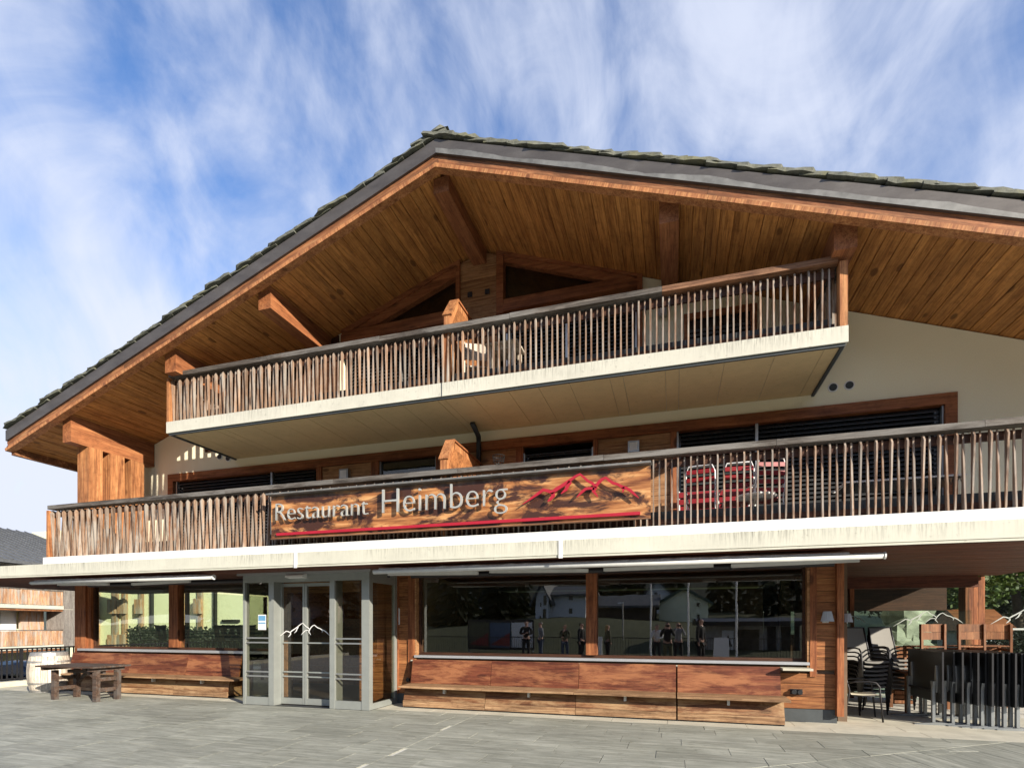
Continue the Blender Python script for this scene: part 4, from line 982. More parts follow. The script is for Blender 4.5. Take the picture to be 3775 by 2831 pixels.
for z0, z1 in ((.0, .06), (.19, .235), (.70, .745), (.86, .94)):
    MB().lathe([(brad(z0) + .004, z0), (brad(z1) + .004, z1), (brad(z1) - .01, z1 + .001)], n=28).build('hoop', 'hoop_metal', BR, loc=(-14.42, 9.12, 0), smooth=False)
MB().lathe([(0, .90), (.33, .90), (.33, .915), (0, .915)], n=28).build('barrel_head', 'barrel_wood', BR, loc=(-14.42, 9.12, 0))
# ------------------------------------------------------------------ small wall fittings
def pleated(name, label, loc, ry, sc=1.0):
    Lm = empty(name, loc, label, 'lamp', 'pleated wall lamps of the restaurant', rz=ry, local=True); Lm.scale = (sc,) * 3
    mb = MB(); n_ = 36
    for z_, r_ in ((-.075, .105), (.10, .065)):
        for k_ in range(n_):
            a_ = 2 * math.pi * k_ / n_; rr_ = r_ * (1.0 if k_ % 2 else .9); mb.v.append((rr_ * math.cos(a_), -.13 + rr_ * math.sin(a_), z_))
    for k_ in range(n_): mb.f.append((k_, (k_ + 1) % n_, n_ + (k_ + 1) % n_, n_ + k_))
    mb.build('lamp_shade', 'lamp_cloth', Lm)
    MB().box(-.05, .05, -.012, 0, -.1, .04).bar((0, -.01, -.03), (0, -.13, -.05), .02, .02).build('wall_bracket', 'awning_grey', Lm)
    MB().tube([(0, -.13, -.1), (0, -.13, .02)], .012).build('lamp_stem', 'awning_grey', Lm)
q = at(3052, 2274, WY - .2); pleated('wall_lamp', 'pleated grey lamp on the boards right of the wide window', (q[0], WY - .05, q[2]), 0, .92)
pleated('wall_lamp', 'pleated lamp just round the corner post above the stacked chairs', (2.63, 10.02, q[2] - .02), math.radians(60), .8)
q = at(1466, 2271, WY - .09)
TH = empty('thermometer', (q[0], WY - .05, q[2] - .16), 'slim white thermometer on the timber between entrance and wide window', 'thermometer')
MB().prism([(q[0] - .028, q[2] - .17), (q[0] + .028, q[2] - .17), (q[0] + .028, q[2] + .15), (q[0], q[2] + .175), (q[0] - .028, q[2] + .15)], WY - .062, WY - .048).build('scale_plate', 'white_paint', TH)
MB().box(q[0] - .004, q[0] + .004, WY - .068, WY - .0622, q[2] - .13, q[2] + .12).build('tube', 'red_paint', TH)
MB().box(q[0] - .008, q[0] + .008, WY - .07, WY - .0622, q[2] - .15, q[2] - .12).build('bulb', 'black_plastic', TH)
SO = None
for (u, v, lab) in ((2926, 2549, 'first of two round black outdoor sockets right of the short bench'), (2948, 2550, 'second round black outdoor socket, nearer the corner post'), (1505, 2505, 'small black socket at the left end of the long bench')):
    q = at(u, v, WY - .08); S_ = empty('wall_socket', (q[0], WY - .045, q[2]), lab, 'socket', 'black outdoor sockets')
    MB().box(q[0] - .045, q[0] + .045, WY - .066, WY - .043, q[2] - .045, q[2] + .045).build('back_plate', 'black_plastic', S_)
    MB().lathe([(0, 0), (.043, 0), (.043, .04), (.036, .05), (0, .05)], n=18).build('cap', 'black_plastic', S_, loc=(q[0], WY - .066, q[2]), rot=(math.radians(90), 0, 0))
# ------------------------------------------------------------------ porch furniture
def sling_chair(label, loc, rz, fab, back=1.02, grp=None):
    C_ = empty('sling_chair', loc, label, 'chair', grp, rz=rz, local=True)
    fs = MB(); w_ = .27
    for s_ in (-1, 1):
        p_ = MB().tube([(s_ * w_, -.27, 0), (s_ * w_, -.235, .40), (s_ * w_, -.22, .58), (s_ * w_, -.17, .645), (s_ * w_, -.08, .66), (s_ * w_, .12, .65), (s_ * (w_ - .015), .21, .62)], .014, 8)
        p_.build('front_leg', 'dark_metal', C_, smooth=True)
        MB().tube([(s_ * w_, .30, 0), (s_ * (w_ - .01), .22, .35), (s_ * (w_ - .02), .20, .50), (s_ * (w_ - .03), .27, .8), (s_ * (w_ - .03), .33, back)], .014, 8).build('rear_leg', 'dark_metal', C_, smooth=True)
        MB().tube([(s_ * (w_ - .03), -.25, .43), (s_ * (w_ - .03), .0, .41), (s_ * (w_ - .03), .2, .42)], .013, 6).build('seat_rail', 'dark_metal', C_, smooth=True)
    mb = MB(); pr_ = [(-.27, .415), (-.25, .438), (-.18, .44), (-.05, .425), (.1, .415), (.17, .43), (.205, .50), (.25, .72), (.30, .90), (.33, back)]
    for (y_, z_) in pr_:
        for i in range(5):
            x_ = -.235 + .47 * i / 4; sag = .018 * (1 - (i / 2 - 1) ** 2); mb.v.append((x_, y_ + (sag if z_ > .5 else 0), z_ - (sag if z_ <= .5 else 0)))
    for j in range(len(pr_) - 1):
        for i in range(4): a_ = j * 5 + i; mb.f.append((a_, a_ + 1, a_ + 6, a_ + 5))
    n0 = len(mb.v); mb.v += [(x_, y_ + .006, z_ - .008) for x_, y_, z_ in list(mb.v)]; mb.f += [tuple(n0 + k_ for k_ in f_)[::-1] for f_ in list(mb.f)]
    mb.build('sling', fab, C_, smooth=True)
    MB().tube([(-.235, .33, back), (.235, .33, back)], .013, 6).build('top_rail', 'dark_metal', C_, smooth=True)
    return C_
sling_chair('single pale garden chair with black arms standing in the sun beside the corner post', (3.05, 10.45, 0), math.radians(84), 'sling_pale', .9)
order = ['lowest', 'second', 'third', 'fourth', 'fifth', 'sixth', 'seventh', 'topmost']
def cstack(x, y, rz, n, where, grp):
    c0 = None
    for i in range(n):
        lab = 'grey sling chair, %s of the stack %s' % ('topmost' if i == n - 1 else order[i], where)
        loc = (x + i * .012 * math.sin(rz), y - i * .012 * math.cos(rz), i * .075)
        c0 = sling_chair(lab, loc, rz, 'sling_grey', 1.02, grp) if c0 is None else dup(c0, loc, rz, lab) and c0
cstack(3.28, 11.15, math.radians(24), 8, 'next to the corner post', 'stack of grey chairs by the corner post')
cstack(3.98, 11.95, math.radians(24), 8, 'nearer the folded tables', 'stack of grey chairs by the folded tables')
# folded tilting tables
def folded_table(label, x, y, rz):
    F_ = empty('folded_table', (x, y, 0), label, 'table', 'black folded tables lined up in the porch', rz=rz, local=True)
    MB().box(-.014, .014, -.0, 1.25, .36, 1.17).build('tabletop', 'table_top_black', F_)
    MB().box(-.012, .012, -.004, -.0005, .36, 1.17).build('edge_strip', 'black_plastic', F_)
    for yy in (.16, 1.08):
        MB().prism([(-.33, 0), (.33, 0), (.33, .012), (.04, .045), (-.04, .045), (-.33, .012)], yy - .03, yy + .03).build('foot', 'table_leg_metal', F_)
        MB().prism([(yy - .03, .046), (yy + .03, .046), (yy + .024, .6), (yy + .05, .70), (yy - .05, .70), (yy - .024, .6)], -.085, -.045, 'X').build('column', 'table_leg_metal', F_)
        MB().prism([(yy - .02, .52), (yy + .02, .52), (yy + .035, .74), (yy + .012, .95), (yy - .012, .95), (yy - .035, .74)], -.036, -.015, 'X').build('hinge_plate', 'aluminium', F_)
    MB().box(-.08, -.05, .2, 1.04, .52, .55).build('stretcher', 'dark_metal', F_)
    return F_
wd_ = ['first', 'second', 'third', 'fourth', 'fifth', 'sixth', 'seventh', 'eighth', 'ninth', 'tenth', 'eleventh', 'twelfth', 'thirteenth']
t0_ = None
for i, (u, yy) in enumerate(((3462, 9.98), (3503, 10.12), (3535, 10.0), (3565, 10.05), (3592, 9.92), (3620, 9.97), (3645, 9.85), (3664, 9.9), (3684, 9.83), (3706, 9.88), (3730, 9.80), (3753, 9.86), (3780, 9.78))):
    x_ = ux(u, yy) + .05; rz_ = math.radians(R.uniform(-2, 2)); lab = 'black folded table with grey T foot, %s from the chair stacks' % wd_[i]
    if t0_ is None: t0_ = folded_table(lab, x_, yy, rz_)
    else: dup(t0_, (x_, yy, 0), rz_, lab)
# wooden chairs upturned on tables behind
def wood_table(label, x, y, lx=1.3, ly=.8, mat='chair_wood', h=.75, grp=None, name='garden_table'):
    T_ = empty(name, (x, y, 0), label, 'table', grp, local=True)
    for i in range(4): MB().box(-lx / 2, lx / 2, -ly / 2 + i * ly / 4 + .004, -ly / 2 + (i + 1) * ly / 4 - .004, h - .03, h).build('tabletop_board', mat, T_)
    for sx_ in (-1, 1):
        for sy2 in (-1, 1): MB().box(sx_ * (lx / 2 - .08) - .03, sx_ * (lx / 2 - .08) + .03, sy2 * (ly / 2 - .07) - .03, sy2 * (ly / 2 - .07) + .03, 0, h - .03).build('leg', mat, T_)
    MB().box(-lx / 2 + .08, lx / 2 - .08, -ly / 2 + .06, -ly / 2 + .08, h - .11, h - .03).box(-lx / 2 + .08, lx / 2 - .08, ly / 2 - .08, ly / 2 - .06, h - .11, h - .03).build('apron', mat, T_)
    return T_
def wood_chair(label, loc, rz, mat='chair_wood', grp=None):
    C_ = empty('wooden_chair', loc, label, 'chair', grp, rz=rz, local=True)
    for s_ in (-1, 1):
        MB().box(s_ * .21 - .02, s_ * .21 + .02, .18, .22, 0, .86).build('rear_leg', mat, C_); MB().box(s_ * .21 - .02, s_ * .21 + .02, -.22, -.18, 0, .44).build('front_leg', mat, C_)
        MB().box(s_ * .21 - .012, s_ * .21 + .012, -.18, .18, .36, .41).build('side_rail', mat, C_)
    for i in range(4): MB().box(-.23, .23, -.23 + i * .115, -.13 + i * .115, .44, .462).build('seat_slat', mat, C_)
    MB().box(-.23, .23, .165, .18, .72, .86).build('backrest_board', mat, C_); MB().box(-.23, .23, .165, .18, .58, .715).build('backrest_board', mat, C_)
    MB().box(-.19, .19, -.21, -.19, .36, .41).build('apron', mat, C_)
    return C_
q1 = (4.42, 11.62); q2 = (5.14, 12.0)
wood_table('light wooden garden table behind the folded tables, carrying an upright chair', q1[0] + .1, q1[1] + .1, 1.1, .9)
wood_table('wooden garden table near the porch post, carrying two chairs', 5.6, 12.25, 1.2, .9)
cw = wood_chair('wooden chair set on a table, its boarded back next to the chair stacks', (q1[0], q1[1], .75), math.radians(198))
dup(cw, (q2[0] + .05, q2[1], .75), math.radians(190), 'wooden chair set on a table right before the porch post')
dup(cw, (5.75, 12.3, .75), math.radians(178), 'wooden chair on a table right of the porch post, half hidden')
for i in range(4):
    cr = empty('slatted_crate', (4.46 + .02 * (i % 2), 12.8, .0 + i * .3), 'sunlit slatted wooden crate, %s of the pile behind the folded tables' % ('lowest', 'second', 'third', 'topmost')[i], 'crate', 'pile of slatted crates', local=True)
    for zz in (.01, .1, .19):
        MB().box(-.16, .16, -.16, -.145, zz, zz + .07).build('slat', 'chair_wood', cr); MB().box(-.16, .16, .145, .16, zz, zz + .07).build('slat', 'chair_wood', cr)
        MB().box(.145, .16, -.144, .144, zz, zz + .07).build('slat', 'chair_wood', cr); MB().box(-.16, -.145, -.144, .144, zz, zz + .07).build('slat', 'chair_wood', cr)
    MB().box(-.144, .144, -.144, .144, .0, .012).build('crate_bottom', 'chair_wood', cr)
# etched glass wind screen
WS = empty('glass_windscreen', (8.3, 14.1, 0), 'tall glass windscreen with etched mountain outline beside the porch post', 'glass screen')
for i, (a_, b_) in enumerate(((6.36, ux(3626, 14.1)), (ux(3626, 14.1) + .008, 8.9), (8.908, 11))):
    MB().box(a_, b_, 14.10, 14.11, .05, 2.45).build('glass_pane', 'clear_glass', WS)
MB().box(6.36, 11, 14.095, 14.099, 1.485, 1.525).build('frosted_band', 'frosting', WS)
MB().box(6.36, 11, 14.08, 14.13, 0, .05).build('base_rail', 'aluminium', WS)
mb = MB()
def wmap(x_, y_): return (ux(3648, 14.1) + (x_ - 720) / 950 * 1.35, 1.60 + (795 - y_) / 950 * 1.35)
for pts, ws in PK:
    r_ = ribbon([wmap(*p_) for p_ in pts], [w_ * .0013 for w_ in ws], 14.092, .003); mb.add(r_.v, r_.f)
mb.build('etched_peaks', 'frosting', WS)
IS = empty('glass_windscreen', (4.6, 13.36, 0), 'etched glass panel with mountain outline behind the stacked grey chairs', 'glass screen')
MB().box(2.6, 5.9, 13.33, 13.336, .1, 1.9).build('glass_pane', 'clear_glass', IS)
mb = MB()
for off in (2.75, 4.5):
    for pts, ws in PK:
        r_ = ribbon([(off + (x_ - 720) / 950 * 1.25, 1.56 + (795 - y_) / 950 * 1.25) for x_, y_ in pts], [w_ * .0011 for w_ in ws], 13.32, .003); mb.add(r_.v, r_.f)
mb.build('etched_peaks', 'frosting', IS)
# ------------------------------------------------------------------ things on the balconies
def red_chair(label, loc, rz):
    C_ = empty('red_slat_chair', loc, label, 'chair', 'red slatted chairs on the lower balcony', rz=rz, local=True)
    MB().tube([(-.23, -.2, .0), (-.23, -.22, .44), (-.23, -.1, .64), (-.23, .16, .64), (-.22, .24, .62)], .012, 6).build('front_leg', 'white_paint', C_, smooth=True)
    MB().tube([(.23, -.2, .0), (.23, -.22, .44), (.23, -.1, .64), (.23, .16, .64), (.22, .24, .62)], .012, 6).build('front_leg', 'white_paint', C_, smooth=True)
    MB().tube([(-.22, .24, .0), (-.21, .2, .44), (-.21, .27, .9), (-.17, .285, 1.0), (.17, .285, 1.0), (.21, .27, .9), (.21, .2, .44), (.22, .24, 0)], .012, 6).build('back_frame', 'white_paint', C_, smooth=True)
    for z_ in (.52, .64, .76, .88): MB().box(-.2, .2, .215 + (z_ - .44) * .13, .235 + (z_ - .44) * .13, z_, z_ + .062).build('back_slat', 'red_slat', C_)
    for i in range(5): MB().box(-.2, .2, -.22 + i * .085, -.15 + i * .085, .44, .455).build('seat_slat', 'red_slat', C_)
    return C_
rc = red_chair('red slatted chair with white tube frame, next to the wooden wall panel', (ux(2588, 8.95), 8.95, 3.03), math.radians(172))
dup(rc, (ux(2712, 8.95), 8.95, 3.03), math.radians(184), 'middle red slatted chair behind the lower railing'); dup(rc, (ux(2812, 8.85), 8.85, 3.03), math.radians(196), 'red slatted chair beside the small white table on the lower balcony')
rb_ = empty('red_slat_bench', (ux(2640, 9.45), 9.45, 3.03), 'red slatted bench behind the three red chairs on the lower balcony', 'bench', local=True)
for z_ in (.5, .62, .74): MB().box(-.62, .62, .16, .18, z_, z_ + .09).build('back_slat', 'red_slat', rb_)
for i in range(4): MB().box(-.62, .62, -.2 + i * .09, -.12 + i * .09, .43, .45).build('seat_slat', 'red_slat', rb_)
for s_ in (-1, 1): MB().tube([(s_ * .58, -.2, 0), (s_ * .58, -.2, .43), (s_ * .58, .15, .43), (s_ * .58, .2, .85), (s_ * .58, .14, .43), (s_ * .58, .2, 0)], .012, 6).build('end_frame', 'white_paint', rb_)
wt = empty('round_table', (ux(2785, 8.6), 8.6, 3.03), 'low round white table among the red chairs on the lower balcony', 'table', local=True)
MB().lathe([(0, .44), (.27, .44), (.28, .455), (.27, .47), (0, .47)], n=24).build('tabletop', 'white_paint', wt)
MB().tube([(0, 0, 0.02), (0, 0, .44)], .02).build('column', 'white_paint', wt); MB().lathe([(0, 0), (.17, 0), (.16, .02), (0, .03)], n=18).build('base', 'white_paint', wt)
ln = empty('sun_lounger', (ux(3300, 9.0), 9.0, 3.03), 'black corded sun lounger with white rail on the right of the lower balcony', 'sun lounger', local=True)
MB().tube([(-.72, -.3, .60), (.72, -.3, .60), (.72, .3, .60), (-.72, .3, .60)], .014, 6, True).build('frame', 'white_paint', ln)
cord = MB()
for i in range(22): a_ = -.7 + i * .064; cord.tube([(a_, -.3, .59), (a_ + .032, -.31, .47), (a_ + .064, -.3, .59)], .006, 5)
cord.build('cord_lacing', 'black_plastic', ln, kind='stuff')
MB().box(-.7, .7, -.29, .29, .57, .585).build('lying_surface', 'black_plastic', ln)
for sx_ in (-.6, .6):
    for sy2 in (-.26, .26): MB().tube([(sx_, sy2, 0), (sx_, sy2, .58)], .014, 6).build('leg', 'dark_metal', ln)
q = at(1838, 1692, 8.75)
fb = empty('fire_basket', (q[0], 8.75, 3.03), 'black round fire basket on a stand behind the sign', 'fire basket', local=True)
mb = MB(); hz2 = q[2] - 3.03
for k_ in range(14): a_ = 2 * math.pi * k_ / 14; mb.tube([(.09 * math.cos(a_), .09 * math.sin(a_), hz2 - .06), (.105 * math.cos(a_), .105 * math.sin(a_), hz2 + .05)], .005, 4)
for z_, r_ in ((hz2 - .06, .09), (hz2 + .05, .105)): mb.tube([(r_ * math.cos(2 * math.pi * k_ / 18), r_ * math.sin(2 * math.pi * k_ / 18), z_) for k_ in range(18)], .008, 5, True)
mb.build('basket', 'grill_black', fb, kind='stuff'); MB().tube([(0, 0, .02), (0, 0, hz2 - .06)], .015).build('stand', 'grill_black', fb); MB().lathe([(0, 0), (.16, 0), (.15, .02), (0, .03)], n=18).build('base', 'grill_black', fb)
ut = wood_table('small light wooden table on the upper balcony beside the privacy screen', ux(1862, 8.75), 8.75, .58, .5, 'barrel_wood', .74); ut.location.z = 5.6
dc = wood_chair('light wooden chair behind the upper railing next to the privacy screen', (ux(1745, 8.75), 8.85, 5.6), math.radians(205), 'barrel_wood')
# ------------------------------------------------------------------ dining room behind the left window
def stabelle(label, loc, rz, grp):
    C_ = empty('dining_chair', loc, label, 'chair', grp, rz=rz, local=True)
    MB().prism([(-.2, -.2), (.2, -.2), (.17, .2), (-.17, .2)], .42, .45, 'Z').build('seat', 'dark_chair_wood', C_)
    bk = MB(); A_ = [(-.12, .0), (.12, .0), (.2, .40), (.14, .38), (-.14, .38), (-.2, .40)]
    Y0 = lambda z_: .17 + z_ * .22
    def quad(pts):
        n_ = len(pts); bk.add([(x_, Y0(z_), .45 + z_) for x_, z_ in pts] + [(x_, Y0(z_) + .02, .45 + z_) for x_, z_ in pts], [tuple(range(n_)), tuple(range(n_, 2 * n_))[::-1]] + [(i, n_ + i, n_ + (i + 1) % n_, (i + 1) % n_) for i in range(n_)])
    quad([(-.12, 0), (.12, 0), (.13, .12), (-.13, .12)]); quad([(-.13, .12), (-.04, .12), (-.05, .27), (-.16, .27)]); quad([(.04, .12), (.13, .12), (.16, .27), (.05, .27)]); quad([(-.16, .27), (.16, .27), (.2, .4), (0, .38), (-.2, .4)])
    bk.build('backrest', 'dark_chair_wood', C_)
    for sx_ in (-1, 1):
        for sy2 in (-1, 1): MB().tube([(sx_ * .12, sy2 * .12, .42), (sx_ * .21, sy2 * .2, 0)], [.018, .014], 6).build('leg', 'dark_chair_wood', C_)
    return C_
tb = wood_table('dark dining table right behind the left window', -12.75, 10.85, 1.6, .8, 'dark_chair_wood', name='dining_table', grp='dining tables behind the left window')
dup(tb, (-10.6, 11.0, 0), 0, 'dark dining table behind the window mullion')
dup(tb, (-12.3, 12.6, 0), 0, 'dark dining table deeper in the room behind the left window')
ch0 = None
for i, (x_, y_, rz_, lab) in enumerate(((-13.25, 10.75, 140, 'carved dining chair on the table, alone at the left of the glass'), (-12.75, 10.9, 100, 'carved dining chair turned sideways on the table behind the glass'), (-12.35, 10.75, 260, 'carved dining chair leaning towards its neighbour on the table'), (-11.3, 11.0, 20, 'carved dining chair on the table left of the mullion'),
        (-10.8, 10.9, 170, 'carved dining chair on the table behind the mullion'), (-10.2, 11.05, 200, 'carved dining chair on the table right of the mullion'), (-12.7, 12.6, 10, 'carved dining chair on the deeper table, outer one'), (-12.1, 12.65, 190, 'carved dining chair on the deeper table, inner one'))):
    ch0 = stabelle(lab, (x_, y_, .75), math.radians(rz_), 'dining chairs put up on tables') if ch0 is None else (dup(ch0, (x_, y_, .75), math.radians(rz_), lab) and ch0)
# ------------------------------------------------------------------ fence at the terrace edge
FN = empty('terrace_fence', (-16.55, 11, 0), 'dark metal bar fence along the terrace edge behind the barrel', 'fence')
MB().box(-16.575, -16.525, 5, 19.5, .95, .99).build('top_rail', 'dark_metal', FN); MB().box(-16.57, -16.53, 5, 19.5, .17, .20).build('bottom_rail', 'dark_metal', FN)
b0 = None; y = 5.0
while y < 19.4:
    if b0 is None: b0 = MB().box(-.006, .006, -.018, .018, .2, .95).build('bar', 'dark_metal', FN); o = b0
    else: o = link('bar', b0.data, FN)
    o.location = Vector((-16.55, y, 0)) - ORG[FN.name]; y += .115
for yy in (5, 7.4, 9.8, 12.2, 14.6, 17, 19.4): MB().box(-16.58, -16.52, yy - .025, yy + .025, .13, .99).build('post', 'dark_metal', FN)
# ------------------------------------------------------------------ neighbouring balcony house on the left
A0 = Vector((-39.3, 22.2, 0)); dN = Vector((-.205, .979, 0)).normalized(); nN = Vector((dN.y, -dN.x, 0))     # nN faces the terrace
NB = empty('balcony_house', A0 + dN * 2, 'neighbouring house with slatted timber balconies and grey roof beyond the fence', 'building')
def nbx(s0, s1, d0, d1, z0, z1):                 # along facade s, outwards d
    mb = MB(); vs = []
    for z_ in (z0, z1):
        for s_, d_ in ((s0, d0), (s1, d0), (s1, d1), (s0, d1)): q_ = A0 + dN * s_ + nN * d_; vs.append((q_.x, q_.y, z_))
    return mb.add(vs, [(0, 1, 2, 3), (7, 6, 5, 4), (0, 4, 5, 1), (1, 5, 6, 2), (2, 6, 7, 3), (3, 7, 4, 0)])
def nb(name, mat, *a, parent=None): return nbx(*a).build(name, mat, parent or NB)
nb('wall', 'house_yellow', -14, 4.6, -12, -2.2, -1.25, 5.3)
s_end = 4.2
for zf in (.28, 2.92):
    fl2 = nb('balcony_slab', 'slab_concrete', -14, s_end + .6, -2.2, .1, zf - .28, zf - .04)
    nb('slab_lining', 'verge_wood', -14, s_end, -2.2, .02, zf - .42, zf - .285, parent=fl2)
    rl_ = nb('balcony_handrail', 'handrail_wood', -14, s_end - .1, -.06, .06, zf + .93, zf + .99)
    pr0 = None; s_ = -9.0
    while s_ < s_end - .15:
        if pr0 is None:
            pr0 = nbx(-.066, .066, -.02, .02, 0, .92); pr0.v = [(v_[0] - A0.x, v_[1] - A0.y, v_[2]) for v_ in pr0.v]; pr0 = pr0.build('balcony_slat', 'neighbour_slat', rl_); o = pr0
        else: o = link('balcony_slat', pr0.data, rl_)
        q_ = A0 + dN * s_; o.location = Vector((q_.x, q_.y, zf + R.uniform(-.02, .0))) - ORG[rl_.name]; s_ += .165
    nb('window', 'window_dark', -9, 1.2, -2.19, -2.12, zf + .05, zf + 2.25)
    nb('white_pier', 'white_paint', 1.4, 2.4, -2.19, -1.6, zf, zf + 2.25)
    nb('timber_cladding', 'neighbour_slat', 2.45, s_end - .2, -1.5, -1.3, zf, zf + 2.3)
    nb('end_column', 'neighbour_grey', s_end - .12, s_end + .85, -1.2, .12, zf - .25, zf + 2.36)
nb('base_wall', 'house_green_roof', -14, s_end, -2.4, -2.3, -1.25, 0)
nb('roof', 'slate_roof', -14, 9, -2.6, 1.1, 5.25, 5.45)
rf2 = MB(); vs = []
for s_ in (-14, 9):
    for d_, z_ in ((1.25, 5.3), (-7.5, 8.6), (-16, 5.3)): q_ = A0 + dN * s_ + nN * d_; vs.append((q_.x, q_.y, z_)); vs.append((q_.x, q_.y, z_ + .2))
rf2.add(vs, [(0, 2, 8, 6), (1, 7, 9, 3), (2, 4, 10, 8), (3, 9, 11, 5), (0, 6, 7, 1), (4, 5, 11, 10), (0, 1, 3, 2), (2, 3, 5, 4), (6, 8, 9, 7), (8, 10, 11, 9)])
nr = rf2.build('roof', 'slate_roof', NB)
for i in range(34):                                # standing seams
    s_ = -13.5 + i * .66; a_ = A0 + dN * s_ + nN * 1.2; b_ = A0 + dN * s_ + nN * -7.4; a_.z = 5.54; b_.z = 8.83
    MB().bar(a_, b_, .05, .06).build('roof_seam', 'slate_roof', nr)
nb('dormer', 'neighbour_grey', -2.2, .6, -4.2, -1.5, 5.6, 7.1, parent=nr); nb('chimney', 'hoop_metal', 4.2, 4.9, -6.6, -6, 7.8, 9.6, parent=nr)
# pale building seen through the corner glazing
PB = empty('pale_building', (-40, 34, -1.25), 'pale yellow building with timber shutter strips seen through the left window', 'building')
MB().box(-56, -28, 34, 44, -1.25, 10).build('wall', 'house_yellow', PB)
for (u0, u1) in ((350, 368), (420, 437), (457, 470), (519, 530), (735, 748), (672, 680)):
    x0, x1 = ux(u0, 33.9), ux(u1, 33.9); sh = MB().box(x0, x1, 33.7, 33.94, -1, 9).build('shutter_strip', 'neighbour_slat', PB)
    for vz in (2262, 2390):
        zz = at(u0, vz, 33.9)[2]; MB().box(x0 - .12, x1 + .2, 33.4, 33.69, zz, zz + 1.2).build('balcony_basket', 'neighbour_slat', sh)
for (u0, u1) in ((556, 562), (790, 796)): MB().box(ux(u0, 33.8), ux(u1, 33.8), 33.7, 33.94, -1.2, 9).build('downpipe', 'dark_metal', PB)
MB().box(-34.2, -32.5, 33.8, 33.94, 1.8, 2.0).build('window', 'window_dark', PB)
hg = empty('stand_in_hedge', (-31, 31, -1.25), 'added dark hedge before the pale building, in place of the mirrored lawn', 'hedge')  # hedge added to give the dark band of lawn mirrored in the window
mb = MB()
for i in range(7000):
    p_ = Vector((R.uniform(-39.5, -24), R.uniform(30.2, 31.6), R.uniform(-1.25, 1.35 + .15 * math.sin(i))))
    if R.random() < .6: p_.y = 30.2 + R.uniform(-.08, .08)
    a_ = Vector((R.uniform(-1, 1), R.uniform(-1, 1), R.uniform(-1, 1))).normalized() * .11; b_ = a_.orthogonal().normalized() * .07
    mb.add([p_ - a_, p_ + b_, p_ + a_, p_ - b_], [(0, 1, 2, 3)])
mb.build('leaves', 'leaf_conifer', hg, kind='stuff'); MB().box(-39.5, -24, 30.4, 31.5, -1.25, 1.2).build('hedge_core', 'leaf_conifer', hg)
# ------------------------------------------------------------------ parked car below the terrace
CR = empty('parked_car', (-24.0, 14.2, -1.24), 'dark blue car parked below the terrace behind the bar fence', 'car', rz=math.radians(17), local=True)
side = [(-2.1, .35), (-2.12, .72), (-1.9, .88), (-1.45, .98), (-.95, 1.36), (-.2, 1.46), (.5, 1.42), (1.15, 1.02), (1.75, .90), (2.08, .70), (2.1, .35)]
mb = MB(); n_ = len(side); rows = []
for y_, ins, sh in ((-.86, .0, 0), (-.84, .02, .0), (-.72, .1, .02), (.72, .1, .02), (.84, .02, 0), (.86, 0, 0)):
    pass
vs = []
for k_, y_ in enumerate((-.88, -.80, 0, .80, .88)):
    for x_, z_ in side:
        zt = z_ if z_ < .95 else .95 + (z_ - .95) * (1.0 if abs(y_) < .85 else .0)
        yy = y_ * (1 - .18 * max(0, z_ - .9) / .5)
        vs.append((x_ * (1 - .02 * (abs(y_) > .85)), yy, zt + (.02 if y_ == 0 else 0)))
mb.v = vs
for k_ in range(4):
    for i in range(n_ - 1): a_ = k_ * n_ + i; mb.f.append((a_, a_ + 1, a_ + n_ + 1, a_ + n_))
mb.f.append(tuple(range(n_))); mb.f.append(tuple(range(4 * n_, 5 * n_))[::-1]); mb.f += [(k_ * n_, (k_ + 1) * n_, (k_ + 2) * n_ - 1, (k_ + 1) * n_ - 1) for k_ in range(4)]
mb.build('body', 'car_paint', CR, smooth=True)
MB().add([(.55, -.68, 1.41), (1.12, -.74, 1.055), (1.12, .74, 1.055), (.55, .68, 1.41)], [(0, 1, 2, 3)]).build('windscreen', 'car_glass', CR).location.z += .02
MB().add([(-.98, -.66, 1.355), (-1.4, -.72, 1.01), (-1.4, .72, 1.01), (-.98, .66, 1.355)], [(3, 2, 1, 0)]).build('rear_window', 'car_glass', CR).location.z += .02
for s_ in (-1, 1): MB().add([(-1.2, s_ * .845, 1.0), (1.0, s_ * .845, 1.02), (.45, s_ * .73, 1.37), (-.85, s_ * .73, 1.33)], [(0, 1, 2, 3)]).build('side_window', 'car_glass', CR)
for x_ in (-1.35, 1.32):
    for s_ in (-1, 1):
        wl_ = MB().lathe([(0, -.1), (.3, -.1), (.32, -.06), (.32, .06), (.3, .1), (0, .1)], n=22).build('wheel', 'tyre', CR); wl_.location = (x_, s_ * .80, .32); wl_.rotation_euler = (math.radians(90), 0, 0)
        MB().lathe([(0, -.108), (.19, -.108), (.19, .108), (0, .108)], n=16).build('rim', 'aluminium', wl_)
for s_ in (-1, 1): MB().prism([(1.9, .66), (2.11, .62), (2.09, .74), (1.85, .82)], s_ * .5, s_ * .8).build('headlight', 'white_paint', CR); MB().box(-2.15, -2.08, min(s_ * .5, s_ * .8), max(s_ * .5, s_ * .8), .66, .8).build('tail_light', 'red_paint', CR)
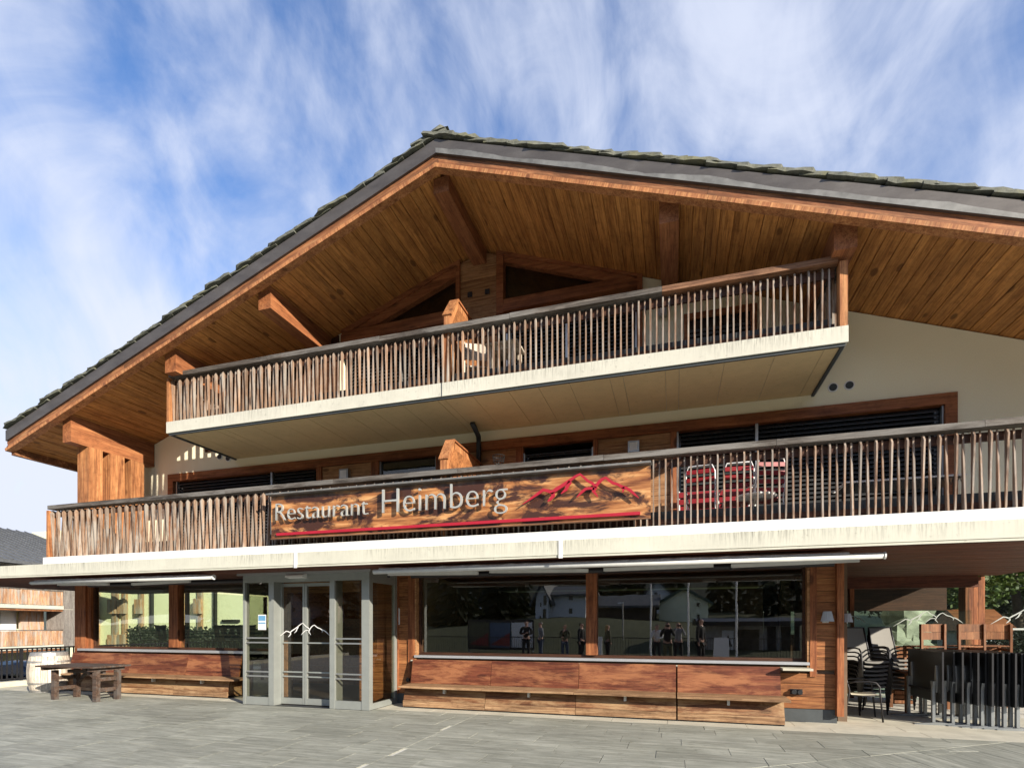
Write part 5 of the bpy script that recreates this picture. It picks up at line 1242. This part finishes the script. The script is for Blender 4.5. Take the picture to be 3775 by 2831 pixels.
# ------------------------------------------------------------------ trees, rocks and hut beyond the porch
def leafcloud(mb, c, r, n, size, flat=.8):
    for _ in range(n):
        d = Vector((R.gauss(0, 1), R.gauss(0, 1), R.gauss(0, 1))).normalized() * r * (R.random() ** .4)
        d.z *= flat; p_ = Vector(c) + d
        a_ = Vector((R.uniform(-1, 1), R.uniform(-1, 1), R.uniform(-.6, .6))).normalized() * size * R.uniform(.7, 1.3)
        b_ = a_.cross(Vector((R.uniform(-1, 1), R.uniform(-1, 1), R.uniform(-1, 1)))).normalized() * size * .55
        mb.add([p_ - a_, p_ + b_, p_ + a_, p_ - b_], [(0, 1, 2, 3)])
def tree(label, x, y, z0, h, cr, nl, mat='leaf_green', low=.25, lean=0, size=.13, tr=.2, name='broadleaf_tree'):
    T_ = empty(name, (x, y, z0), label, 'tree')
    tk = MB(); top = Vector((x + lean, y, z0 + h * .75)); base = Vector((x, y, z0))
    pts = [base.lerp(top, k_ / 6) + Vector((.12 * math.sin(k_ * 1.7), .1 * math.cos(k_ * 2.1), 0)) for k_ in range(7)]
    tk.tube(pts, [tr * (1.25 if k_ == 0 else 1 - k_ * .13) for k_ in range(7)], 10); cr_ = MB()
    for k_ in range(16):
        f = R.uniform(low, .95); st_ = base.lerp(top, f); a_ = R.uniform(0, 6.28); L_ = cr * R.uniform(.55, 1) * (1.15 - abs(f - .5))
        e_ = st_ + Vector((math.cos(a_) * L_, math.sin(a_) * L_, R.uniform(.0, .45) * L_)); mid = st_.lerp(e_, .5) + Vector((0, 0, .15 * L_))
        tk.tube([st_, mid, e_], [tr * .4, tr * .25, tr * .08], 6)
        leafcloud(cr_, e_, cr * .33, nl // 34, size); leafcloud(cr_, mid, cr * .25, nl // 50, size)
    leafcloud(cr_, top + Vector((0, 0, h * .12)), cr * .5, nl // 8, size)
    tk.build('trunk', 'bark', T_, smooth=True); cr_.build('crown', mat, T_)
q = at(3748, 2302, 30)
tree('big broadleaf tree with forked trunk beyond the glass windscreen', q[0], 30, 0, 11, 4.6, 34000, low=.18, size=.12, tr=.24)
tree('smaller green tree behind the porch post', ux(3600, 36), 36, .2, 9, 4, 16000, low=.2, size=.14)
tree('dense dark tree left of the garden hut', ux(3480, 40), 40, .5, 10, 4.5, 16000, 'leaf_conifer', low=.1, size=.16)
tree('tall dark tree far right behind the garden', 31, 42, 1, 13, 5, 14000, 'leaf_green', low=.1, size=.17)
tree('dark bushy tree closing the view behind the garden hut', ux(3690, 46), 46, 1, 12, 6, 16000, 'leaf_conifer', low=.02, size=.2)
def rock(name, label, x, y, z, r, grp):
    mb = MB(); bm_n = 10
    for i in range(7):
        ph = math.pi * i / 6
        for k_ in range(bm_n):
            th = 2 * math.pi * k_ / bm_n; d = Vector((math.sin(ph) * math.cos(th), math.sin(ph) * math.sin(th), math.cos(ph)))
            rr_ = r * (1 + .35 * mnoise.noise(d * 1.3 + Vector((x, y, z)))); mb.v.append(tuple(d * rr_ * 1.0))
    for i in range(6):
        for k_ in range(bm_n): mb.f.append((i * bm_n + k_, (i + 1) * bm_n + k_, (i + 1) * bm_n + (k_ + 1) % bm_n, i * bm_n + (k_ + 1) % bm_n))
    o = mb.build(name, 'rock_stone', None, label=label, cat='rock', group=grp); o.location = (x, y, z); o.scale = (1.2, 1, .85)
rk = [(3290, 19, .2, .6), (3325, 19.5, .4, .7), (3355, 19, .2, .6), (3310, 20.2, 1.1, .6), (3345, 20.3, 1.2, .65), (3368, 20, .9, .5), (3270, 20, .8, .5), (3335, 21, 1.9, .6), (3358, 21.2, 2.1, .6), (3240, 20, .4, .5)]
rkl = ['lower', 'broad', 'low right', 'second tier', 'second tier right', 'small outer', 'small left', 'upper', 'highest', 'outlying']
for (u, yy, z_, r_), l_ in zip(rk, rkl): rock('boulder', '%s sunlit boulder of the rock bank behind the porch glass' % l_, ux(u, yy), yy, z_, r_, 'boulders of the rock bank')
hx0, hx1 = ux(3585, 26), ux(3705, 26)
HT = empty('garden_hut', ((hx0 + hx1) / 2, 27, 0), 'small brown hut with grey and white striped awning beyond the windscreen', 'hut')
MB().box(hx0, hx1, 26, 29, 0, 1.35).build('wall', 'neighbour_grey', HT); MB().prism([(25.6, 1.35), (29.3, 1.35), (27.4, 2.25)], hx0 - .3, hx1 + .3, 'X').build('roof', 'beam_wood', HT)
for i in range(8):
    a_ = hx0 + i * (hx1 - hx0) * .62 / 8; b_ = hx0 + (i + 1) * (hx1 - hx0) * .62 / 8
    MB().prism([(25.3, .95), (25.95, 1.3), (25.95, 1.32), (25.28, .97), (25.28, .75), (25.3, .75)], a_, b_, 'X').build('awning_stripe', 'white_paint' if i % 2 else 'hoop_metal', HT)
bs = empty('round_bush', (ux(3760, 18), 18.3, 0), 'rounded dark bush behind the glass windscreen', 'bush'); mb = MB(); leafcloud(mb, (ux(3760, 18), 18.3, .7), .95, 7000, .05, .9); mb.build('leaves', 'leaf_conifer', bs)
wl2 = MB()
for i in range(16): wl2.box(7.0 + i * .62, 7.6 + i * .62, 16.2, 16.5, .0, .62 + R.uniform(-.02, .02))
wl2.build('timber_planter', 'neighbour_slat', None, label='low row of timber planter boards behind the glass windscreen', cat='planter', kind='stuff')
# ------------------------------------------------------------------ what stands opposite the restaurant (seen mirrored in its glass)
def am(u, v, Y): return at(u, v, 19.9 - Y)
def amx(u, Y): return am(u, 2302, Y)[0]
lw = MB(); nx, ny = 40, 24
for j in range(ny + 1):
    for i in range(nx + 1):
        x = -75 + 130 * i / nx; y = -7.05 - 70 * (j / ny)
        z = -.02 + .052 * (-7.05 - y) + .5 * mnoise.noise((x * .07, y * .07, 0)) * min(1, (-7 - y) / 14) + .9 * max(0, 1 - abs(x + 13) / 14) * max(0, min(1, (-12 - y) / 12))
        lw.v.append((x, y, z))
for j in range(ny):
    for i in range(nx): a_ = j * (nx + 1) + i; lw.f.append((a_, a_ + nx + 1, a_ + nx + 2, a_ + 1))
struct('village_lawn', lw, 'grass_ground', smooth=True)
hl = MB(); nx, ny = 60, 16
for j in range(ny + 1):
    for i in range(nx + 1):
        a_ = math.radians(200 + 140 * i / nx); r_ = 105 + 190 * j / ny
        hgt = (.5 + .5 * j / ny) * (j / ny) * (62 + 26 * mnoise.noise((i * .14, 1, 0)) + 8 * mnoise.noise((i * .7, 5, 0)))
        hl.v.append((math.cos(a_) * r_, 20 + math.sin(a_) * r_, 3 + hgt + 3 * mnoise.noise((i * .9, j * .9, 2))))
for j in range(ny):
    for i in range(nx): a_ = j * (nx + 1) + i; hl.f.append((a_, a_ + 1, a_ + nx + 2, a_ + nx + 1))
struct('wooded_hill', hl, 'forest_ground', smooth=True)
# conifers
cm = MB(); cm.tube([(0, 0, 0), (0, 0, 1)], [.022, .004], 6); kx = 0
for lv in range(17):
    z_ = .08 + lv * .053; rr_ = .2 * (1 - lv / 18.5)
    for k_ in range(15):
        a_ = R.uniform(0, 6.28); r_ = rr_ * R.uniform(.75, 1.1); d_ = Vector((math.cos(a_), math.sin(a_), 0)); s_ = Vector((-d_.y, d_.x, 0)) * .03
        p0 = Vector((0, 0, z_)); tip = d_ * r_ + Vector((0, 0, z_ - .055)); mid = d_ * r_ * .55 + Vector((0, 0, z_ - .006))
        cm.add([p0, mid + s_, tip, mid - s_], [(0, 1, 2, 3)]); cm.add([mid + s_ * 1.2 + Vector((0, 0, .01)), tip + Vector((0, 0, -.018)), mid - s_ * 1.2 + Vector((0, 0, -.03))], [(0, 1, 2)])
cmesh = None
for i, (u, Yr, h_) in enumerate(((1640, -34, 15), (1690, -30, 13), (1610, -45, 16), (1835, -48, 17), (1880, -52, 18), (1920, -58, 16), (1855, -62, 20), (2220, -66, 15), (2290, -70, 18), (2340, -74, 16), (2650, -70, 17), (2760, -66, 15), (2850, -60, 14), (1560, -38, 14), (1765, -72, 15), (2480, -78, 18), (2940, -70, 18), (1200, -40, 13), (1000, -44, 15), (1300, -56, 16), (800, -50, 14))):
    x_ = amx(u, Yr)
    if cmesh is None: o = cm.build('pine_tree', 'leaf_conifer', None); cmesh = o.data
    else: o = link('pine_tree', cmesh)
    o.location = (x_, Yr, 1.0); o.scale = (h_ * 1.1, h_ * 1.1, h_); o.rotation_euler = (0, 0, R.uniform(0, 6))
    o['label'] = 'dark conifer ' + ['left of the apartment block by the window edge', 'close to the apartment block, left side', 'behind the outermost window tree', 'right beside the long white balconies', 'between apartment block and white gabled house', 'touching the roof of the white gabled house', 'tallest behind the notice board', 'behind the barn roof, first right of the mullion', 'over the middle of the barn roof', 'over the right end of the barn', 'behind the kiosk, nearer the green roof', 'above the kiosk middle', 'above the right part of the kiosk', 'at the far left edge of the wide window', 'peeping over the apartment block', 'behind the small white house on the slope', 'at the right frame of the wide window', 'in the right door side light', 'in the left door leaf glass', 'by the right end of the side glass', 'in the left restaurant window'][i] + ', mirrored'; o['category'] = 'tree'; o['group'] = 'conifers mirrored in the glass'
def house(label, u0, u1, Y, vbase, veave, vridge, depth, wall, roof, wins, gable=True, name='village_house'):
    x0, x1 = amx(u0, Y), amx(u1, Y); z0 = am(u0, vbase, Y)[2] - 1; ze = am((u0 + u1) / 2, veave, Y)[2]; zr = am((u0 + u1) / 2, vridge, Y)[2]
    H_ = empty(name, ((x0 + x1) / 2, Y, z0), label, 'house')
    MB().box(x0, x1, Y - depth, Y, z0, ze).build('wall', wall, H_)
    if gable:
        g_ = MB().prism([(x0, ze), (x1, ze), ((x0 + x1) / 2, zr)], Y - depth, Y); g_.build('gable', wall, H_)
        xm = (x0 + x1) / 2; e_ = .5; sl_ = (zr - ze) / (xm - x0)
        MB().prism([(x0 - e_, ze - e_ * sl_), (xm, zr), (x1 + e_, ze - e_ * sl_), (x1 + e_, ze - e_ * sl_ + .3), (xm, zr + .3), (x0 - e_, ze - e_ * sl_ + .3)], Y - depth - .4, Y + .5).build('roof', roof, H_)
    else:
        MB().prism([(Y + .6, ze - .1), (Y - depth / 2, zr), (Y - depth - .6, ze - .1), (Y - depth - .6, ze + .15), (Y - depth / 2, zr + .25), (Y + .6, ze + .15)], x0 - .5, x1 + .5, 'X').build('roof', roof, H_)
    for (ua, va, ub, vb) in wins:
        a_ = am(ua, va, Y); b_ = am(ub, vb, Y); w__ = MB().box(min(a_[0], b_[0]), max(a_[0], b_[0]), Y + .005, Y + .05, b_[2], a_[2]).build('window', 'window_dark', H_)
    return H_
house('white gabled village house mirrored in the wide window', 1975, 2022, -36, 2340, 2200, 2152, 9, 'house_white', 'slate_roof', [(2003, 2195, 2014, 2230), (2003, 2245, 2014, 2282), (1992, 2220, 1996, 2236), (1992, 2268, 1996, 2284), (2003, 2295, 2014, 2320)])
house('white house wing with long slate roof mirrored beside the mullion', 2026, 2158, -37.2, 2340, 2196, 2158, 9, 'house_white', 'slate_roof', [(2097, 2200, 2110, 2214), (2097, 2242, 2110, 2260), (2048, 2292, 2080, 2330)], gable=False)
house('dark barn with long slate roof mirrored right of the mullion', 2205, 2412, -40, 2330, 2236, 2193, 9, 'bark', 'slate_roof', [(2230, 2250, 2238, 2258)], gable=False)
house('small white house high on the slope, mirrored above the barn', 2380, 2470, -62, 2260, 2188, 2145, 8, 'house_white', 'slate_roof', [(2412, 2184, 2422, 2202)])
house('cream gabled house with green roof mirrored in the right pane', 2430, 2610, -44, 2330, 2222, 2172, 9, 'house_yellow', 'house_green_roof', [(2568, 2222, 2578, 2236), (2568, 2265, 2578, 2282)])
house('white apartment block with long balconies mirrored at the left of the wide window', 1716, 1822, -84, 2260, 2160, 2150, 9, 'house_white', 'slate_roof', [(1722, 2168, 1815, 2176), (1722, 2186, 1815, 2196), (1722, 2206, 1815, 2216)], gable=False, name='apartment_block')
house('pinkish gabled house mirrored in the entrance glass', 1030, 1150, -36, 2330, 2210, 2150, 9, 'house_pink', 'bark', [(1090, 2210, 1100, 2222), (1065, 2240, 1075, 2254), (1120, 2240, 1130, 2254)])
KB = house('grey glazed kiosk mirrored in the right part of the wide window', 2600, 2950, -12, 2440, 2300, 2292, 6, 'hoop_metal', 'dark_metal', [(2720, 2320, 2800, 2400), (2830, 2310, 2860, 2420), (2880, 2310, 2945, 2420)], gable=False, name='kiosk')
for i, (u0, v0, u1, v1, c_) in enumerate(((2662, 2322, 2706, 2402, 'white_paint'),)):
    a_ = am(u0, v0, -11.9); b_ = am(u1, v1, -11.9)
    ps = empty('wall_poster', ((a_[0] + b_[0]) / 2, -11.9, b_[2]), 'pale poster with dark figure on the kiosk wall, mirrored in the window', 'poster')
    MB().box(a_[0], b_[0], -11.94, -11.9, b_[2], a_[2]).build('sheet', c_, ps)
    cx_ = (a_[0] + b_[0]) / 2; zc_ = (a_[2] + b_[2]) / 2; MB().prism([(cx_ - .2, zc_ - .35), (cx_ + .25, zc_ - .3), (cx_ + .1, zc_ + .1), (cx_ + .02, zc_ + .35), (cx_ - .08, zc_ + .05)], -11.898, -11.89).build('printed_figure', 'black_plastic', ps)
# billboard with three posters
a_ = am(1724, 2284, -8); b_ = am(1968, 2396, -8)
BB = empty('billboard', ((a_[0] + b_[0]) / 2, -8, 0), 'wide notice board with three posters behind the onlookers, mirrored in the glass', 'billboard')
MB().box(a_[0], b_[0], -8.12, -8.0, b_[2], a_[2]).build('frame', 'dark_metal', BB)
W_ = b_[0] - a_[0]; H2 = a_[2] - b_[2]
for i, (c_, c2) in enumerate((('cloth_olive', 'red_slat'), ('cloth_blue', 'red_slat'), ('house_white', 'house_white'))):
    px0 = a_[0] + .08 + i * (W_ - .1) / 3; px1 = px0 + (W_ - .1) / 3 - .06
    pp_ = MB().box(px0, px1, -7.998, -7.985, b_[2] + .12, a_[2] - .16).build('poster', c_, BB)
    if i < 2: MB().prism([(px0 + .05, b_[2] + .3), (px1 - .05, b_[2] + .2), (px1 - .05, b_[2] + H2 * .55)], -7.984, -7.978).build('poster_print', c2, pp_)
for xx in (a_[0] + .1, b_[0] - .08): MB().box(xx - .05, xx + .05, -8.06, -8.0, -.01, b_[2]).build('post', 'aluminium', BB)
# street fence and flag poles
F2 = empty('street_fence', (-6, -6.9, 0), 'dark bar fence opposite the restaurant in front of the lawn', 'fence')
MB().box(-16, 14, -6.92, -6.88, .93, .97).build('top_rail', 'dark_metal', F2); MB().box(-16, 14, -6.92, -6.88, .08, .11).build('bottom_rail', 'dark_metal', F2)
b0 = None; x = -15.9
while x < 13.9:
    if b0 is None: b0 = MB().box(-.008, .008, -.008, .008, .11, .93).build('bar', 'dark_metal', F2); o = b0
    else: o = link('bar', b0.data, F2)
    o.location = Vector((x, -6.9, 0)) - ORG[F2.name]; x += .13
for u, lab in ((2400, 'slim white flagpole mirrored near the woman in white'), (2537, 'slim white flagpole mirrored behind the tall man'), (2716, 'slim white flagpole mirrored before the kiosk')):
    o = MB().tube([(0, 0, 0), (0, 0, 9)], [.045, .03], 10).build('flagpole', 'white_paint', None, label=lab, cat='flagpole', group='flagpoles opposite the restaurant'); o.location = (amx(u, -6), -6, -.012)
LP_ = empty('street_lamp', (amx(2298, -16), -16, .3), 'street lamp with short arm mirrored above the barn wall', 'street lamp', local=True)
MB().tube([(0, 0, 0), (0, 0, 2.75)], .04, 8).build('pole', 'hoop_metal', LP_); MB().box(-.35, .05, -.08, .08, 2.72, 2.8).build('lamp_head', 'white_paint', LP_)
for u, Yr, lab in ((2195, -5, 'A-shaped pavement sign mirrored left of the blond woman'), (2660, -4, 'A-shaped pavement sign mirrored beside the tall man')):
    o = empty('pavement_sign', (amx(u, Yr), Yr, 0), lab, 'sign', 'pavement signs opposite the restaurant', local=True)
    MB().add([(-.3, .25, 0), (.3, .25, 0), (.3, 0, 1.05), (-.3, 0, 1.05), (-.3, .22, 0), (.3, .22, 0), (.3, -.03, 1.05), (-.3, -.03, 1.05)], [(0, 1, 2, 3), (7, 6, 5, 4), (0, 4, 5, 1), (2, 6, 7, 3), (0, 3, 7, 4), (1, 5, 6, 2)]).build('front_board', 'white_paint', o)
    MB().add([(-.3, -.28, 0), (.3, -.28, 0), (.3, -.035, 1.05), (-.3, -.035, 1.05), (-.3, -.25, 0), (.3, -.25, 0), (.3, -.01, 1.0), (-.3, -.01, 1.0)], [(3, 2, 1, 0), (4, 5, 6, 7)]).build('rear_board', 'white_paint', o)
# ------------------------------------------------------------------ people
def skinned(name, joints, edges, mat, parent, root=0, sub=1):
    me = bpy.data.meshes.new('sk'); me.from_pydata([j_[0] for j_ in joints], edges, []); o = bpy.data.objects.new('sk', me); COL.objects.link(o)
    m_ = o.modifiers.new('s', 'SKIN'); m_.use_smooth_shade = True
    for i, j_ in enumerate(joints):
        r_ = j_[1]; me.skin_vertices[0].data[i].radius = r_ if isinstance(r_, tuple) else (r_, r_); me.skin_vertices[0].data[i].use_root = (i == root)
    sb_ = o.modifiers.new('b', 'SUBSURF'); sb_.levels = sub; sb_.render_levels = sub
    dg = bpy.context.evaluated_depsgraph_get(); dg.update(); rm = bpy.data.meshes.new_from_object(o.evaluated_get(dg)); bpy.data.objects.remove(o); rm.materials.clear(); rm.materials.append(MAT[mat]); rm.shade_smooth()
    p_ = bpy.data.objects.new(name, rm); COL.objects.link(p_); p_.parent = parent; return p_
def person(label, x, y, rz, h, shirt, trousers, hair, pose, long_hair=False, legs=.02):
    P_ = empty('person', (x, y, 0), label, 'person', rz=math.radians(rz), local=True); k_ = h / 1.75; P_.scale = (k_,) * 3; P_.location.z = -.005
    sh = {-1: (-.19, 0, 1.42), 1: (.19, 0, 1.42)}
    arms = {'down': lambda s: [(s * .24, .0, 1.13), (s * .25, -.06, .88)], 'folded': lambda s: [(s * .27, -.05, 1.16), (-s * .06, -.22, 1.17 + .03 * s)],
            'chin': lambda s: ([(s * .25, -.1, 1.14), (s * .05, -.17, 1.44)] if s > 0 else [(s * .26, -.05, 1.14), (.1, -.2, 1.12)]),
            'phone': lambda s: [(s * .24, -.18, 1.22), (s * .09, -.34, 1.55)], 'pocket': lambda s: [(s * .29, .04, 1.14), (s * .2, -.08, .95)]}[pose]
    J = [((0, 0, .96), (.15, .11)), ((0, 0, 1.12), (.13, .095)), ((0, 0, 1.32), (.155, .105)), ((0, 0, 1.43), (.12, .08)), ((0, .0, 1.51), .055), ((0, -.02, 1.58), .075), ((0, -.02, 1.66), .088), ((0, -.015, 1.72), .062)]
    E_ = [(0, 1), (1, 2), (2, 3), (3, 4), (4, 5), (5, 6), (6, 7)]
    for s in (-1, 1):
        b_ = len(J); e1, e2 = arms(s); d_ = (Vector(e2) - Vector(e1)).normalized(); hd = Vector(e2) + d_ * .09
        J += [(sh[s], .055), (e1, .04), (e2, .028), (tuple(hd), (.035, .018))]; E_ += [(3, b_), (b_, b_ + 1), (b_ + 1, b_ + 2), (b_ + 2, b_ + 3)]
    for s in (-1, 1):
        b_ = len(J); J += [((s * .09, 0, .90), .09), ((s * (.10 + legs), -.01, .50), .058), ((s * (.10 + legs), .02, .10), .038), ((s * (.11 + legs), .0, .035), .036), ((s * (.13 + legs), -.14, .03), .03)]; E_ += [(0, b_), (b_, b_ + 1), (b_ + 1, b_ + 2), (b_ + 2, b_ + 3), (b_ + 3, b_ + 4)]
    skinned('body', J, E_, 'skin', P_)
    T_ = [((0, 0, .90), (.165, .125)), ((0, 0, 1.10), (.15, .115)), ((0, 0, 1.32), (.175, .125)), ((0, 0, 1.435), (.13, .09))]; e_ = [(0, 1), (1, 2), (2, 3)]
    for s in (-1, 1):
        b_ = len(T_); e1, e2 = arms(s); T_ += [(sh[s], .072), (e1, .055), (tuple(Vector(e1).lerp(Vector(e2), .9)), .042)]; e_ += [(3, b_), (b_, b_ + 1), (b_ + 1, b_ + 2)]
    skinned('top', T_, e_, shirt, P_)
    T_ = [((0, 0, .95), (.16, .12))]; e_ = []
    for s in (-1, 1): b_ = len(T_); T_ += [((s * .09, 0, .86), .10), ((s * (.10 + legs), -.01, .50), .072), ((s * (.10 + legs), .02, .07), .06)]; e_ += [(0, b_), (b_, b_ + 1), (b_ + 1, b_ + 2)]
    skinned('trousers', T_, e_, trousers, P_)
    for s in (-1, 1): MB().prism([(-.17, -.0), (.06, -.0), (.06, .06), (-.06, .085), (-.17, .04)], s * (.115 + legs) - .045, s * (.115 + legs) + .045, 'X').build('shoe', 'black_plastic', P_)
    HJ = [((0, .01, 1.74), .075), ((0, .045, 1.68), .085)]; he = [(0, 1)]
    HJ += [((0, .07, 1.60), .07)]; he += [(1, 2)]
    if long_hair: HJ += [((0, .085, 1.48), .075), ((0, .09, 1.36), .05)]; he += [(2, 3), (3, 4)]
    skinned('hair', HJ, he, hair, P_)
    MB().prism([(-.125, 1.625), (-.1, 1.60), (-.09, 1.665)], -.013, .013, 'X').build('nose', 'skin', P_)
    for s in (-1, 1): MB().box(s * .034 - .012, s * .034 + .012, -.108, -.1, 1.665, 1.677).build('eye', 'black_plastic', P_); MB().box(s * .092 - .01, s * .092 + .01, -.02, .015, 1.62, 1.68).build('ear', 'skin', P_)
    MB().box(-.026, .026, -.098, -.09, 1.575, 1.584).build('mouth', 'red_slat', P_)
    if pose == 'phone':
        o = MB().box(-.075, .075, -.4, -.39, 1.56, 1.64).build('phone', 'black_plastic', None, label='black phone held up by %s' % ('the grey jacketed person' if 'grey' in label else 'the dark photographer'), cat='phone')
        o.location = (x, y, 0); o.rotation_euler = (0, 0, math.radians(rz)); o.scale = (k_,) * 3
PE = [(1940, -3.6, 180, 1.78, 'cloth_black', 'cloth_black', 'hair_dark', 'folded', 0, 'man in black t-shirt with folded arms, mirrored before the notice board'),
      (1993, -4.2, 240, 1.74, 'cloth_grey', 'cloth_denim', 'hair_grey', 'pocket', 0, 'grey haired man in open jacket turned sideways, mirrored by the white house'),
      (2083, -3.8, 170, 1.62, 'cloth_olive', 'cloth_denim', 'hair_blond', 'chin', 0, 'person in olive top with hand at the chin, mirrored left of the mullion'),
      (2143, -3.6, 110, 1.68, 'cloth_black', 'cloth_black', 'hair_dark', 'down', 0, 'person in black turned sideways, mirrored close to the mullion'),
      (2240, -4.0, 60, 1.60, 'cloth_olive', 'cloth_black', 'hair_blond', 'down', 1, 'woman with long blond hair turned away, mirrored right of the mullion'),
      (2423, -4.0, 180, 1.62, 'cloth_white', 'cloth_black', 'hair_dark', 'chin', 0, 'woman in white sweater and black trousers, mirrored between the flagpoles'),
      (2462, -1.2, 180, 1.70, 'cloth_black', 'cloth_olive', 'hair_dark', 'phone', 0, 'photographer in dark jacket holding up a phone, mirrored in the window'),
      (2500, -2.6, 175, 1.70, 'cloth_grey', 'cloth_black', 'hair_blond', 'phone', 0, 'person in grey jacket photographing with raised phone, mirrored in the window'),
      (2582, -1.0, 120, 1.84, 'cloth_black', 'cloth_black', 'hair_dark', 'down', 0, 'tall man in black coat seen in profile, mirrored before the pavement sign')]
for (u, Yr, rz_, h_, s_, t_, hr, po, lh, lab) in PE: person(lab, amx(u, Yr), Yr, rz_, h_, s_, t_, hr, po, bool(lh))
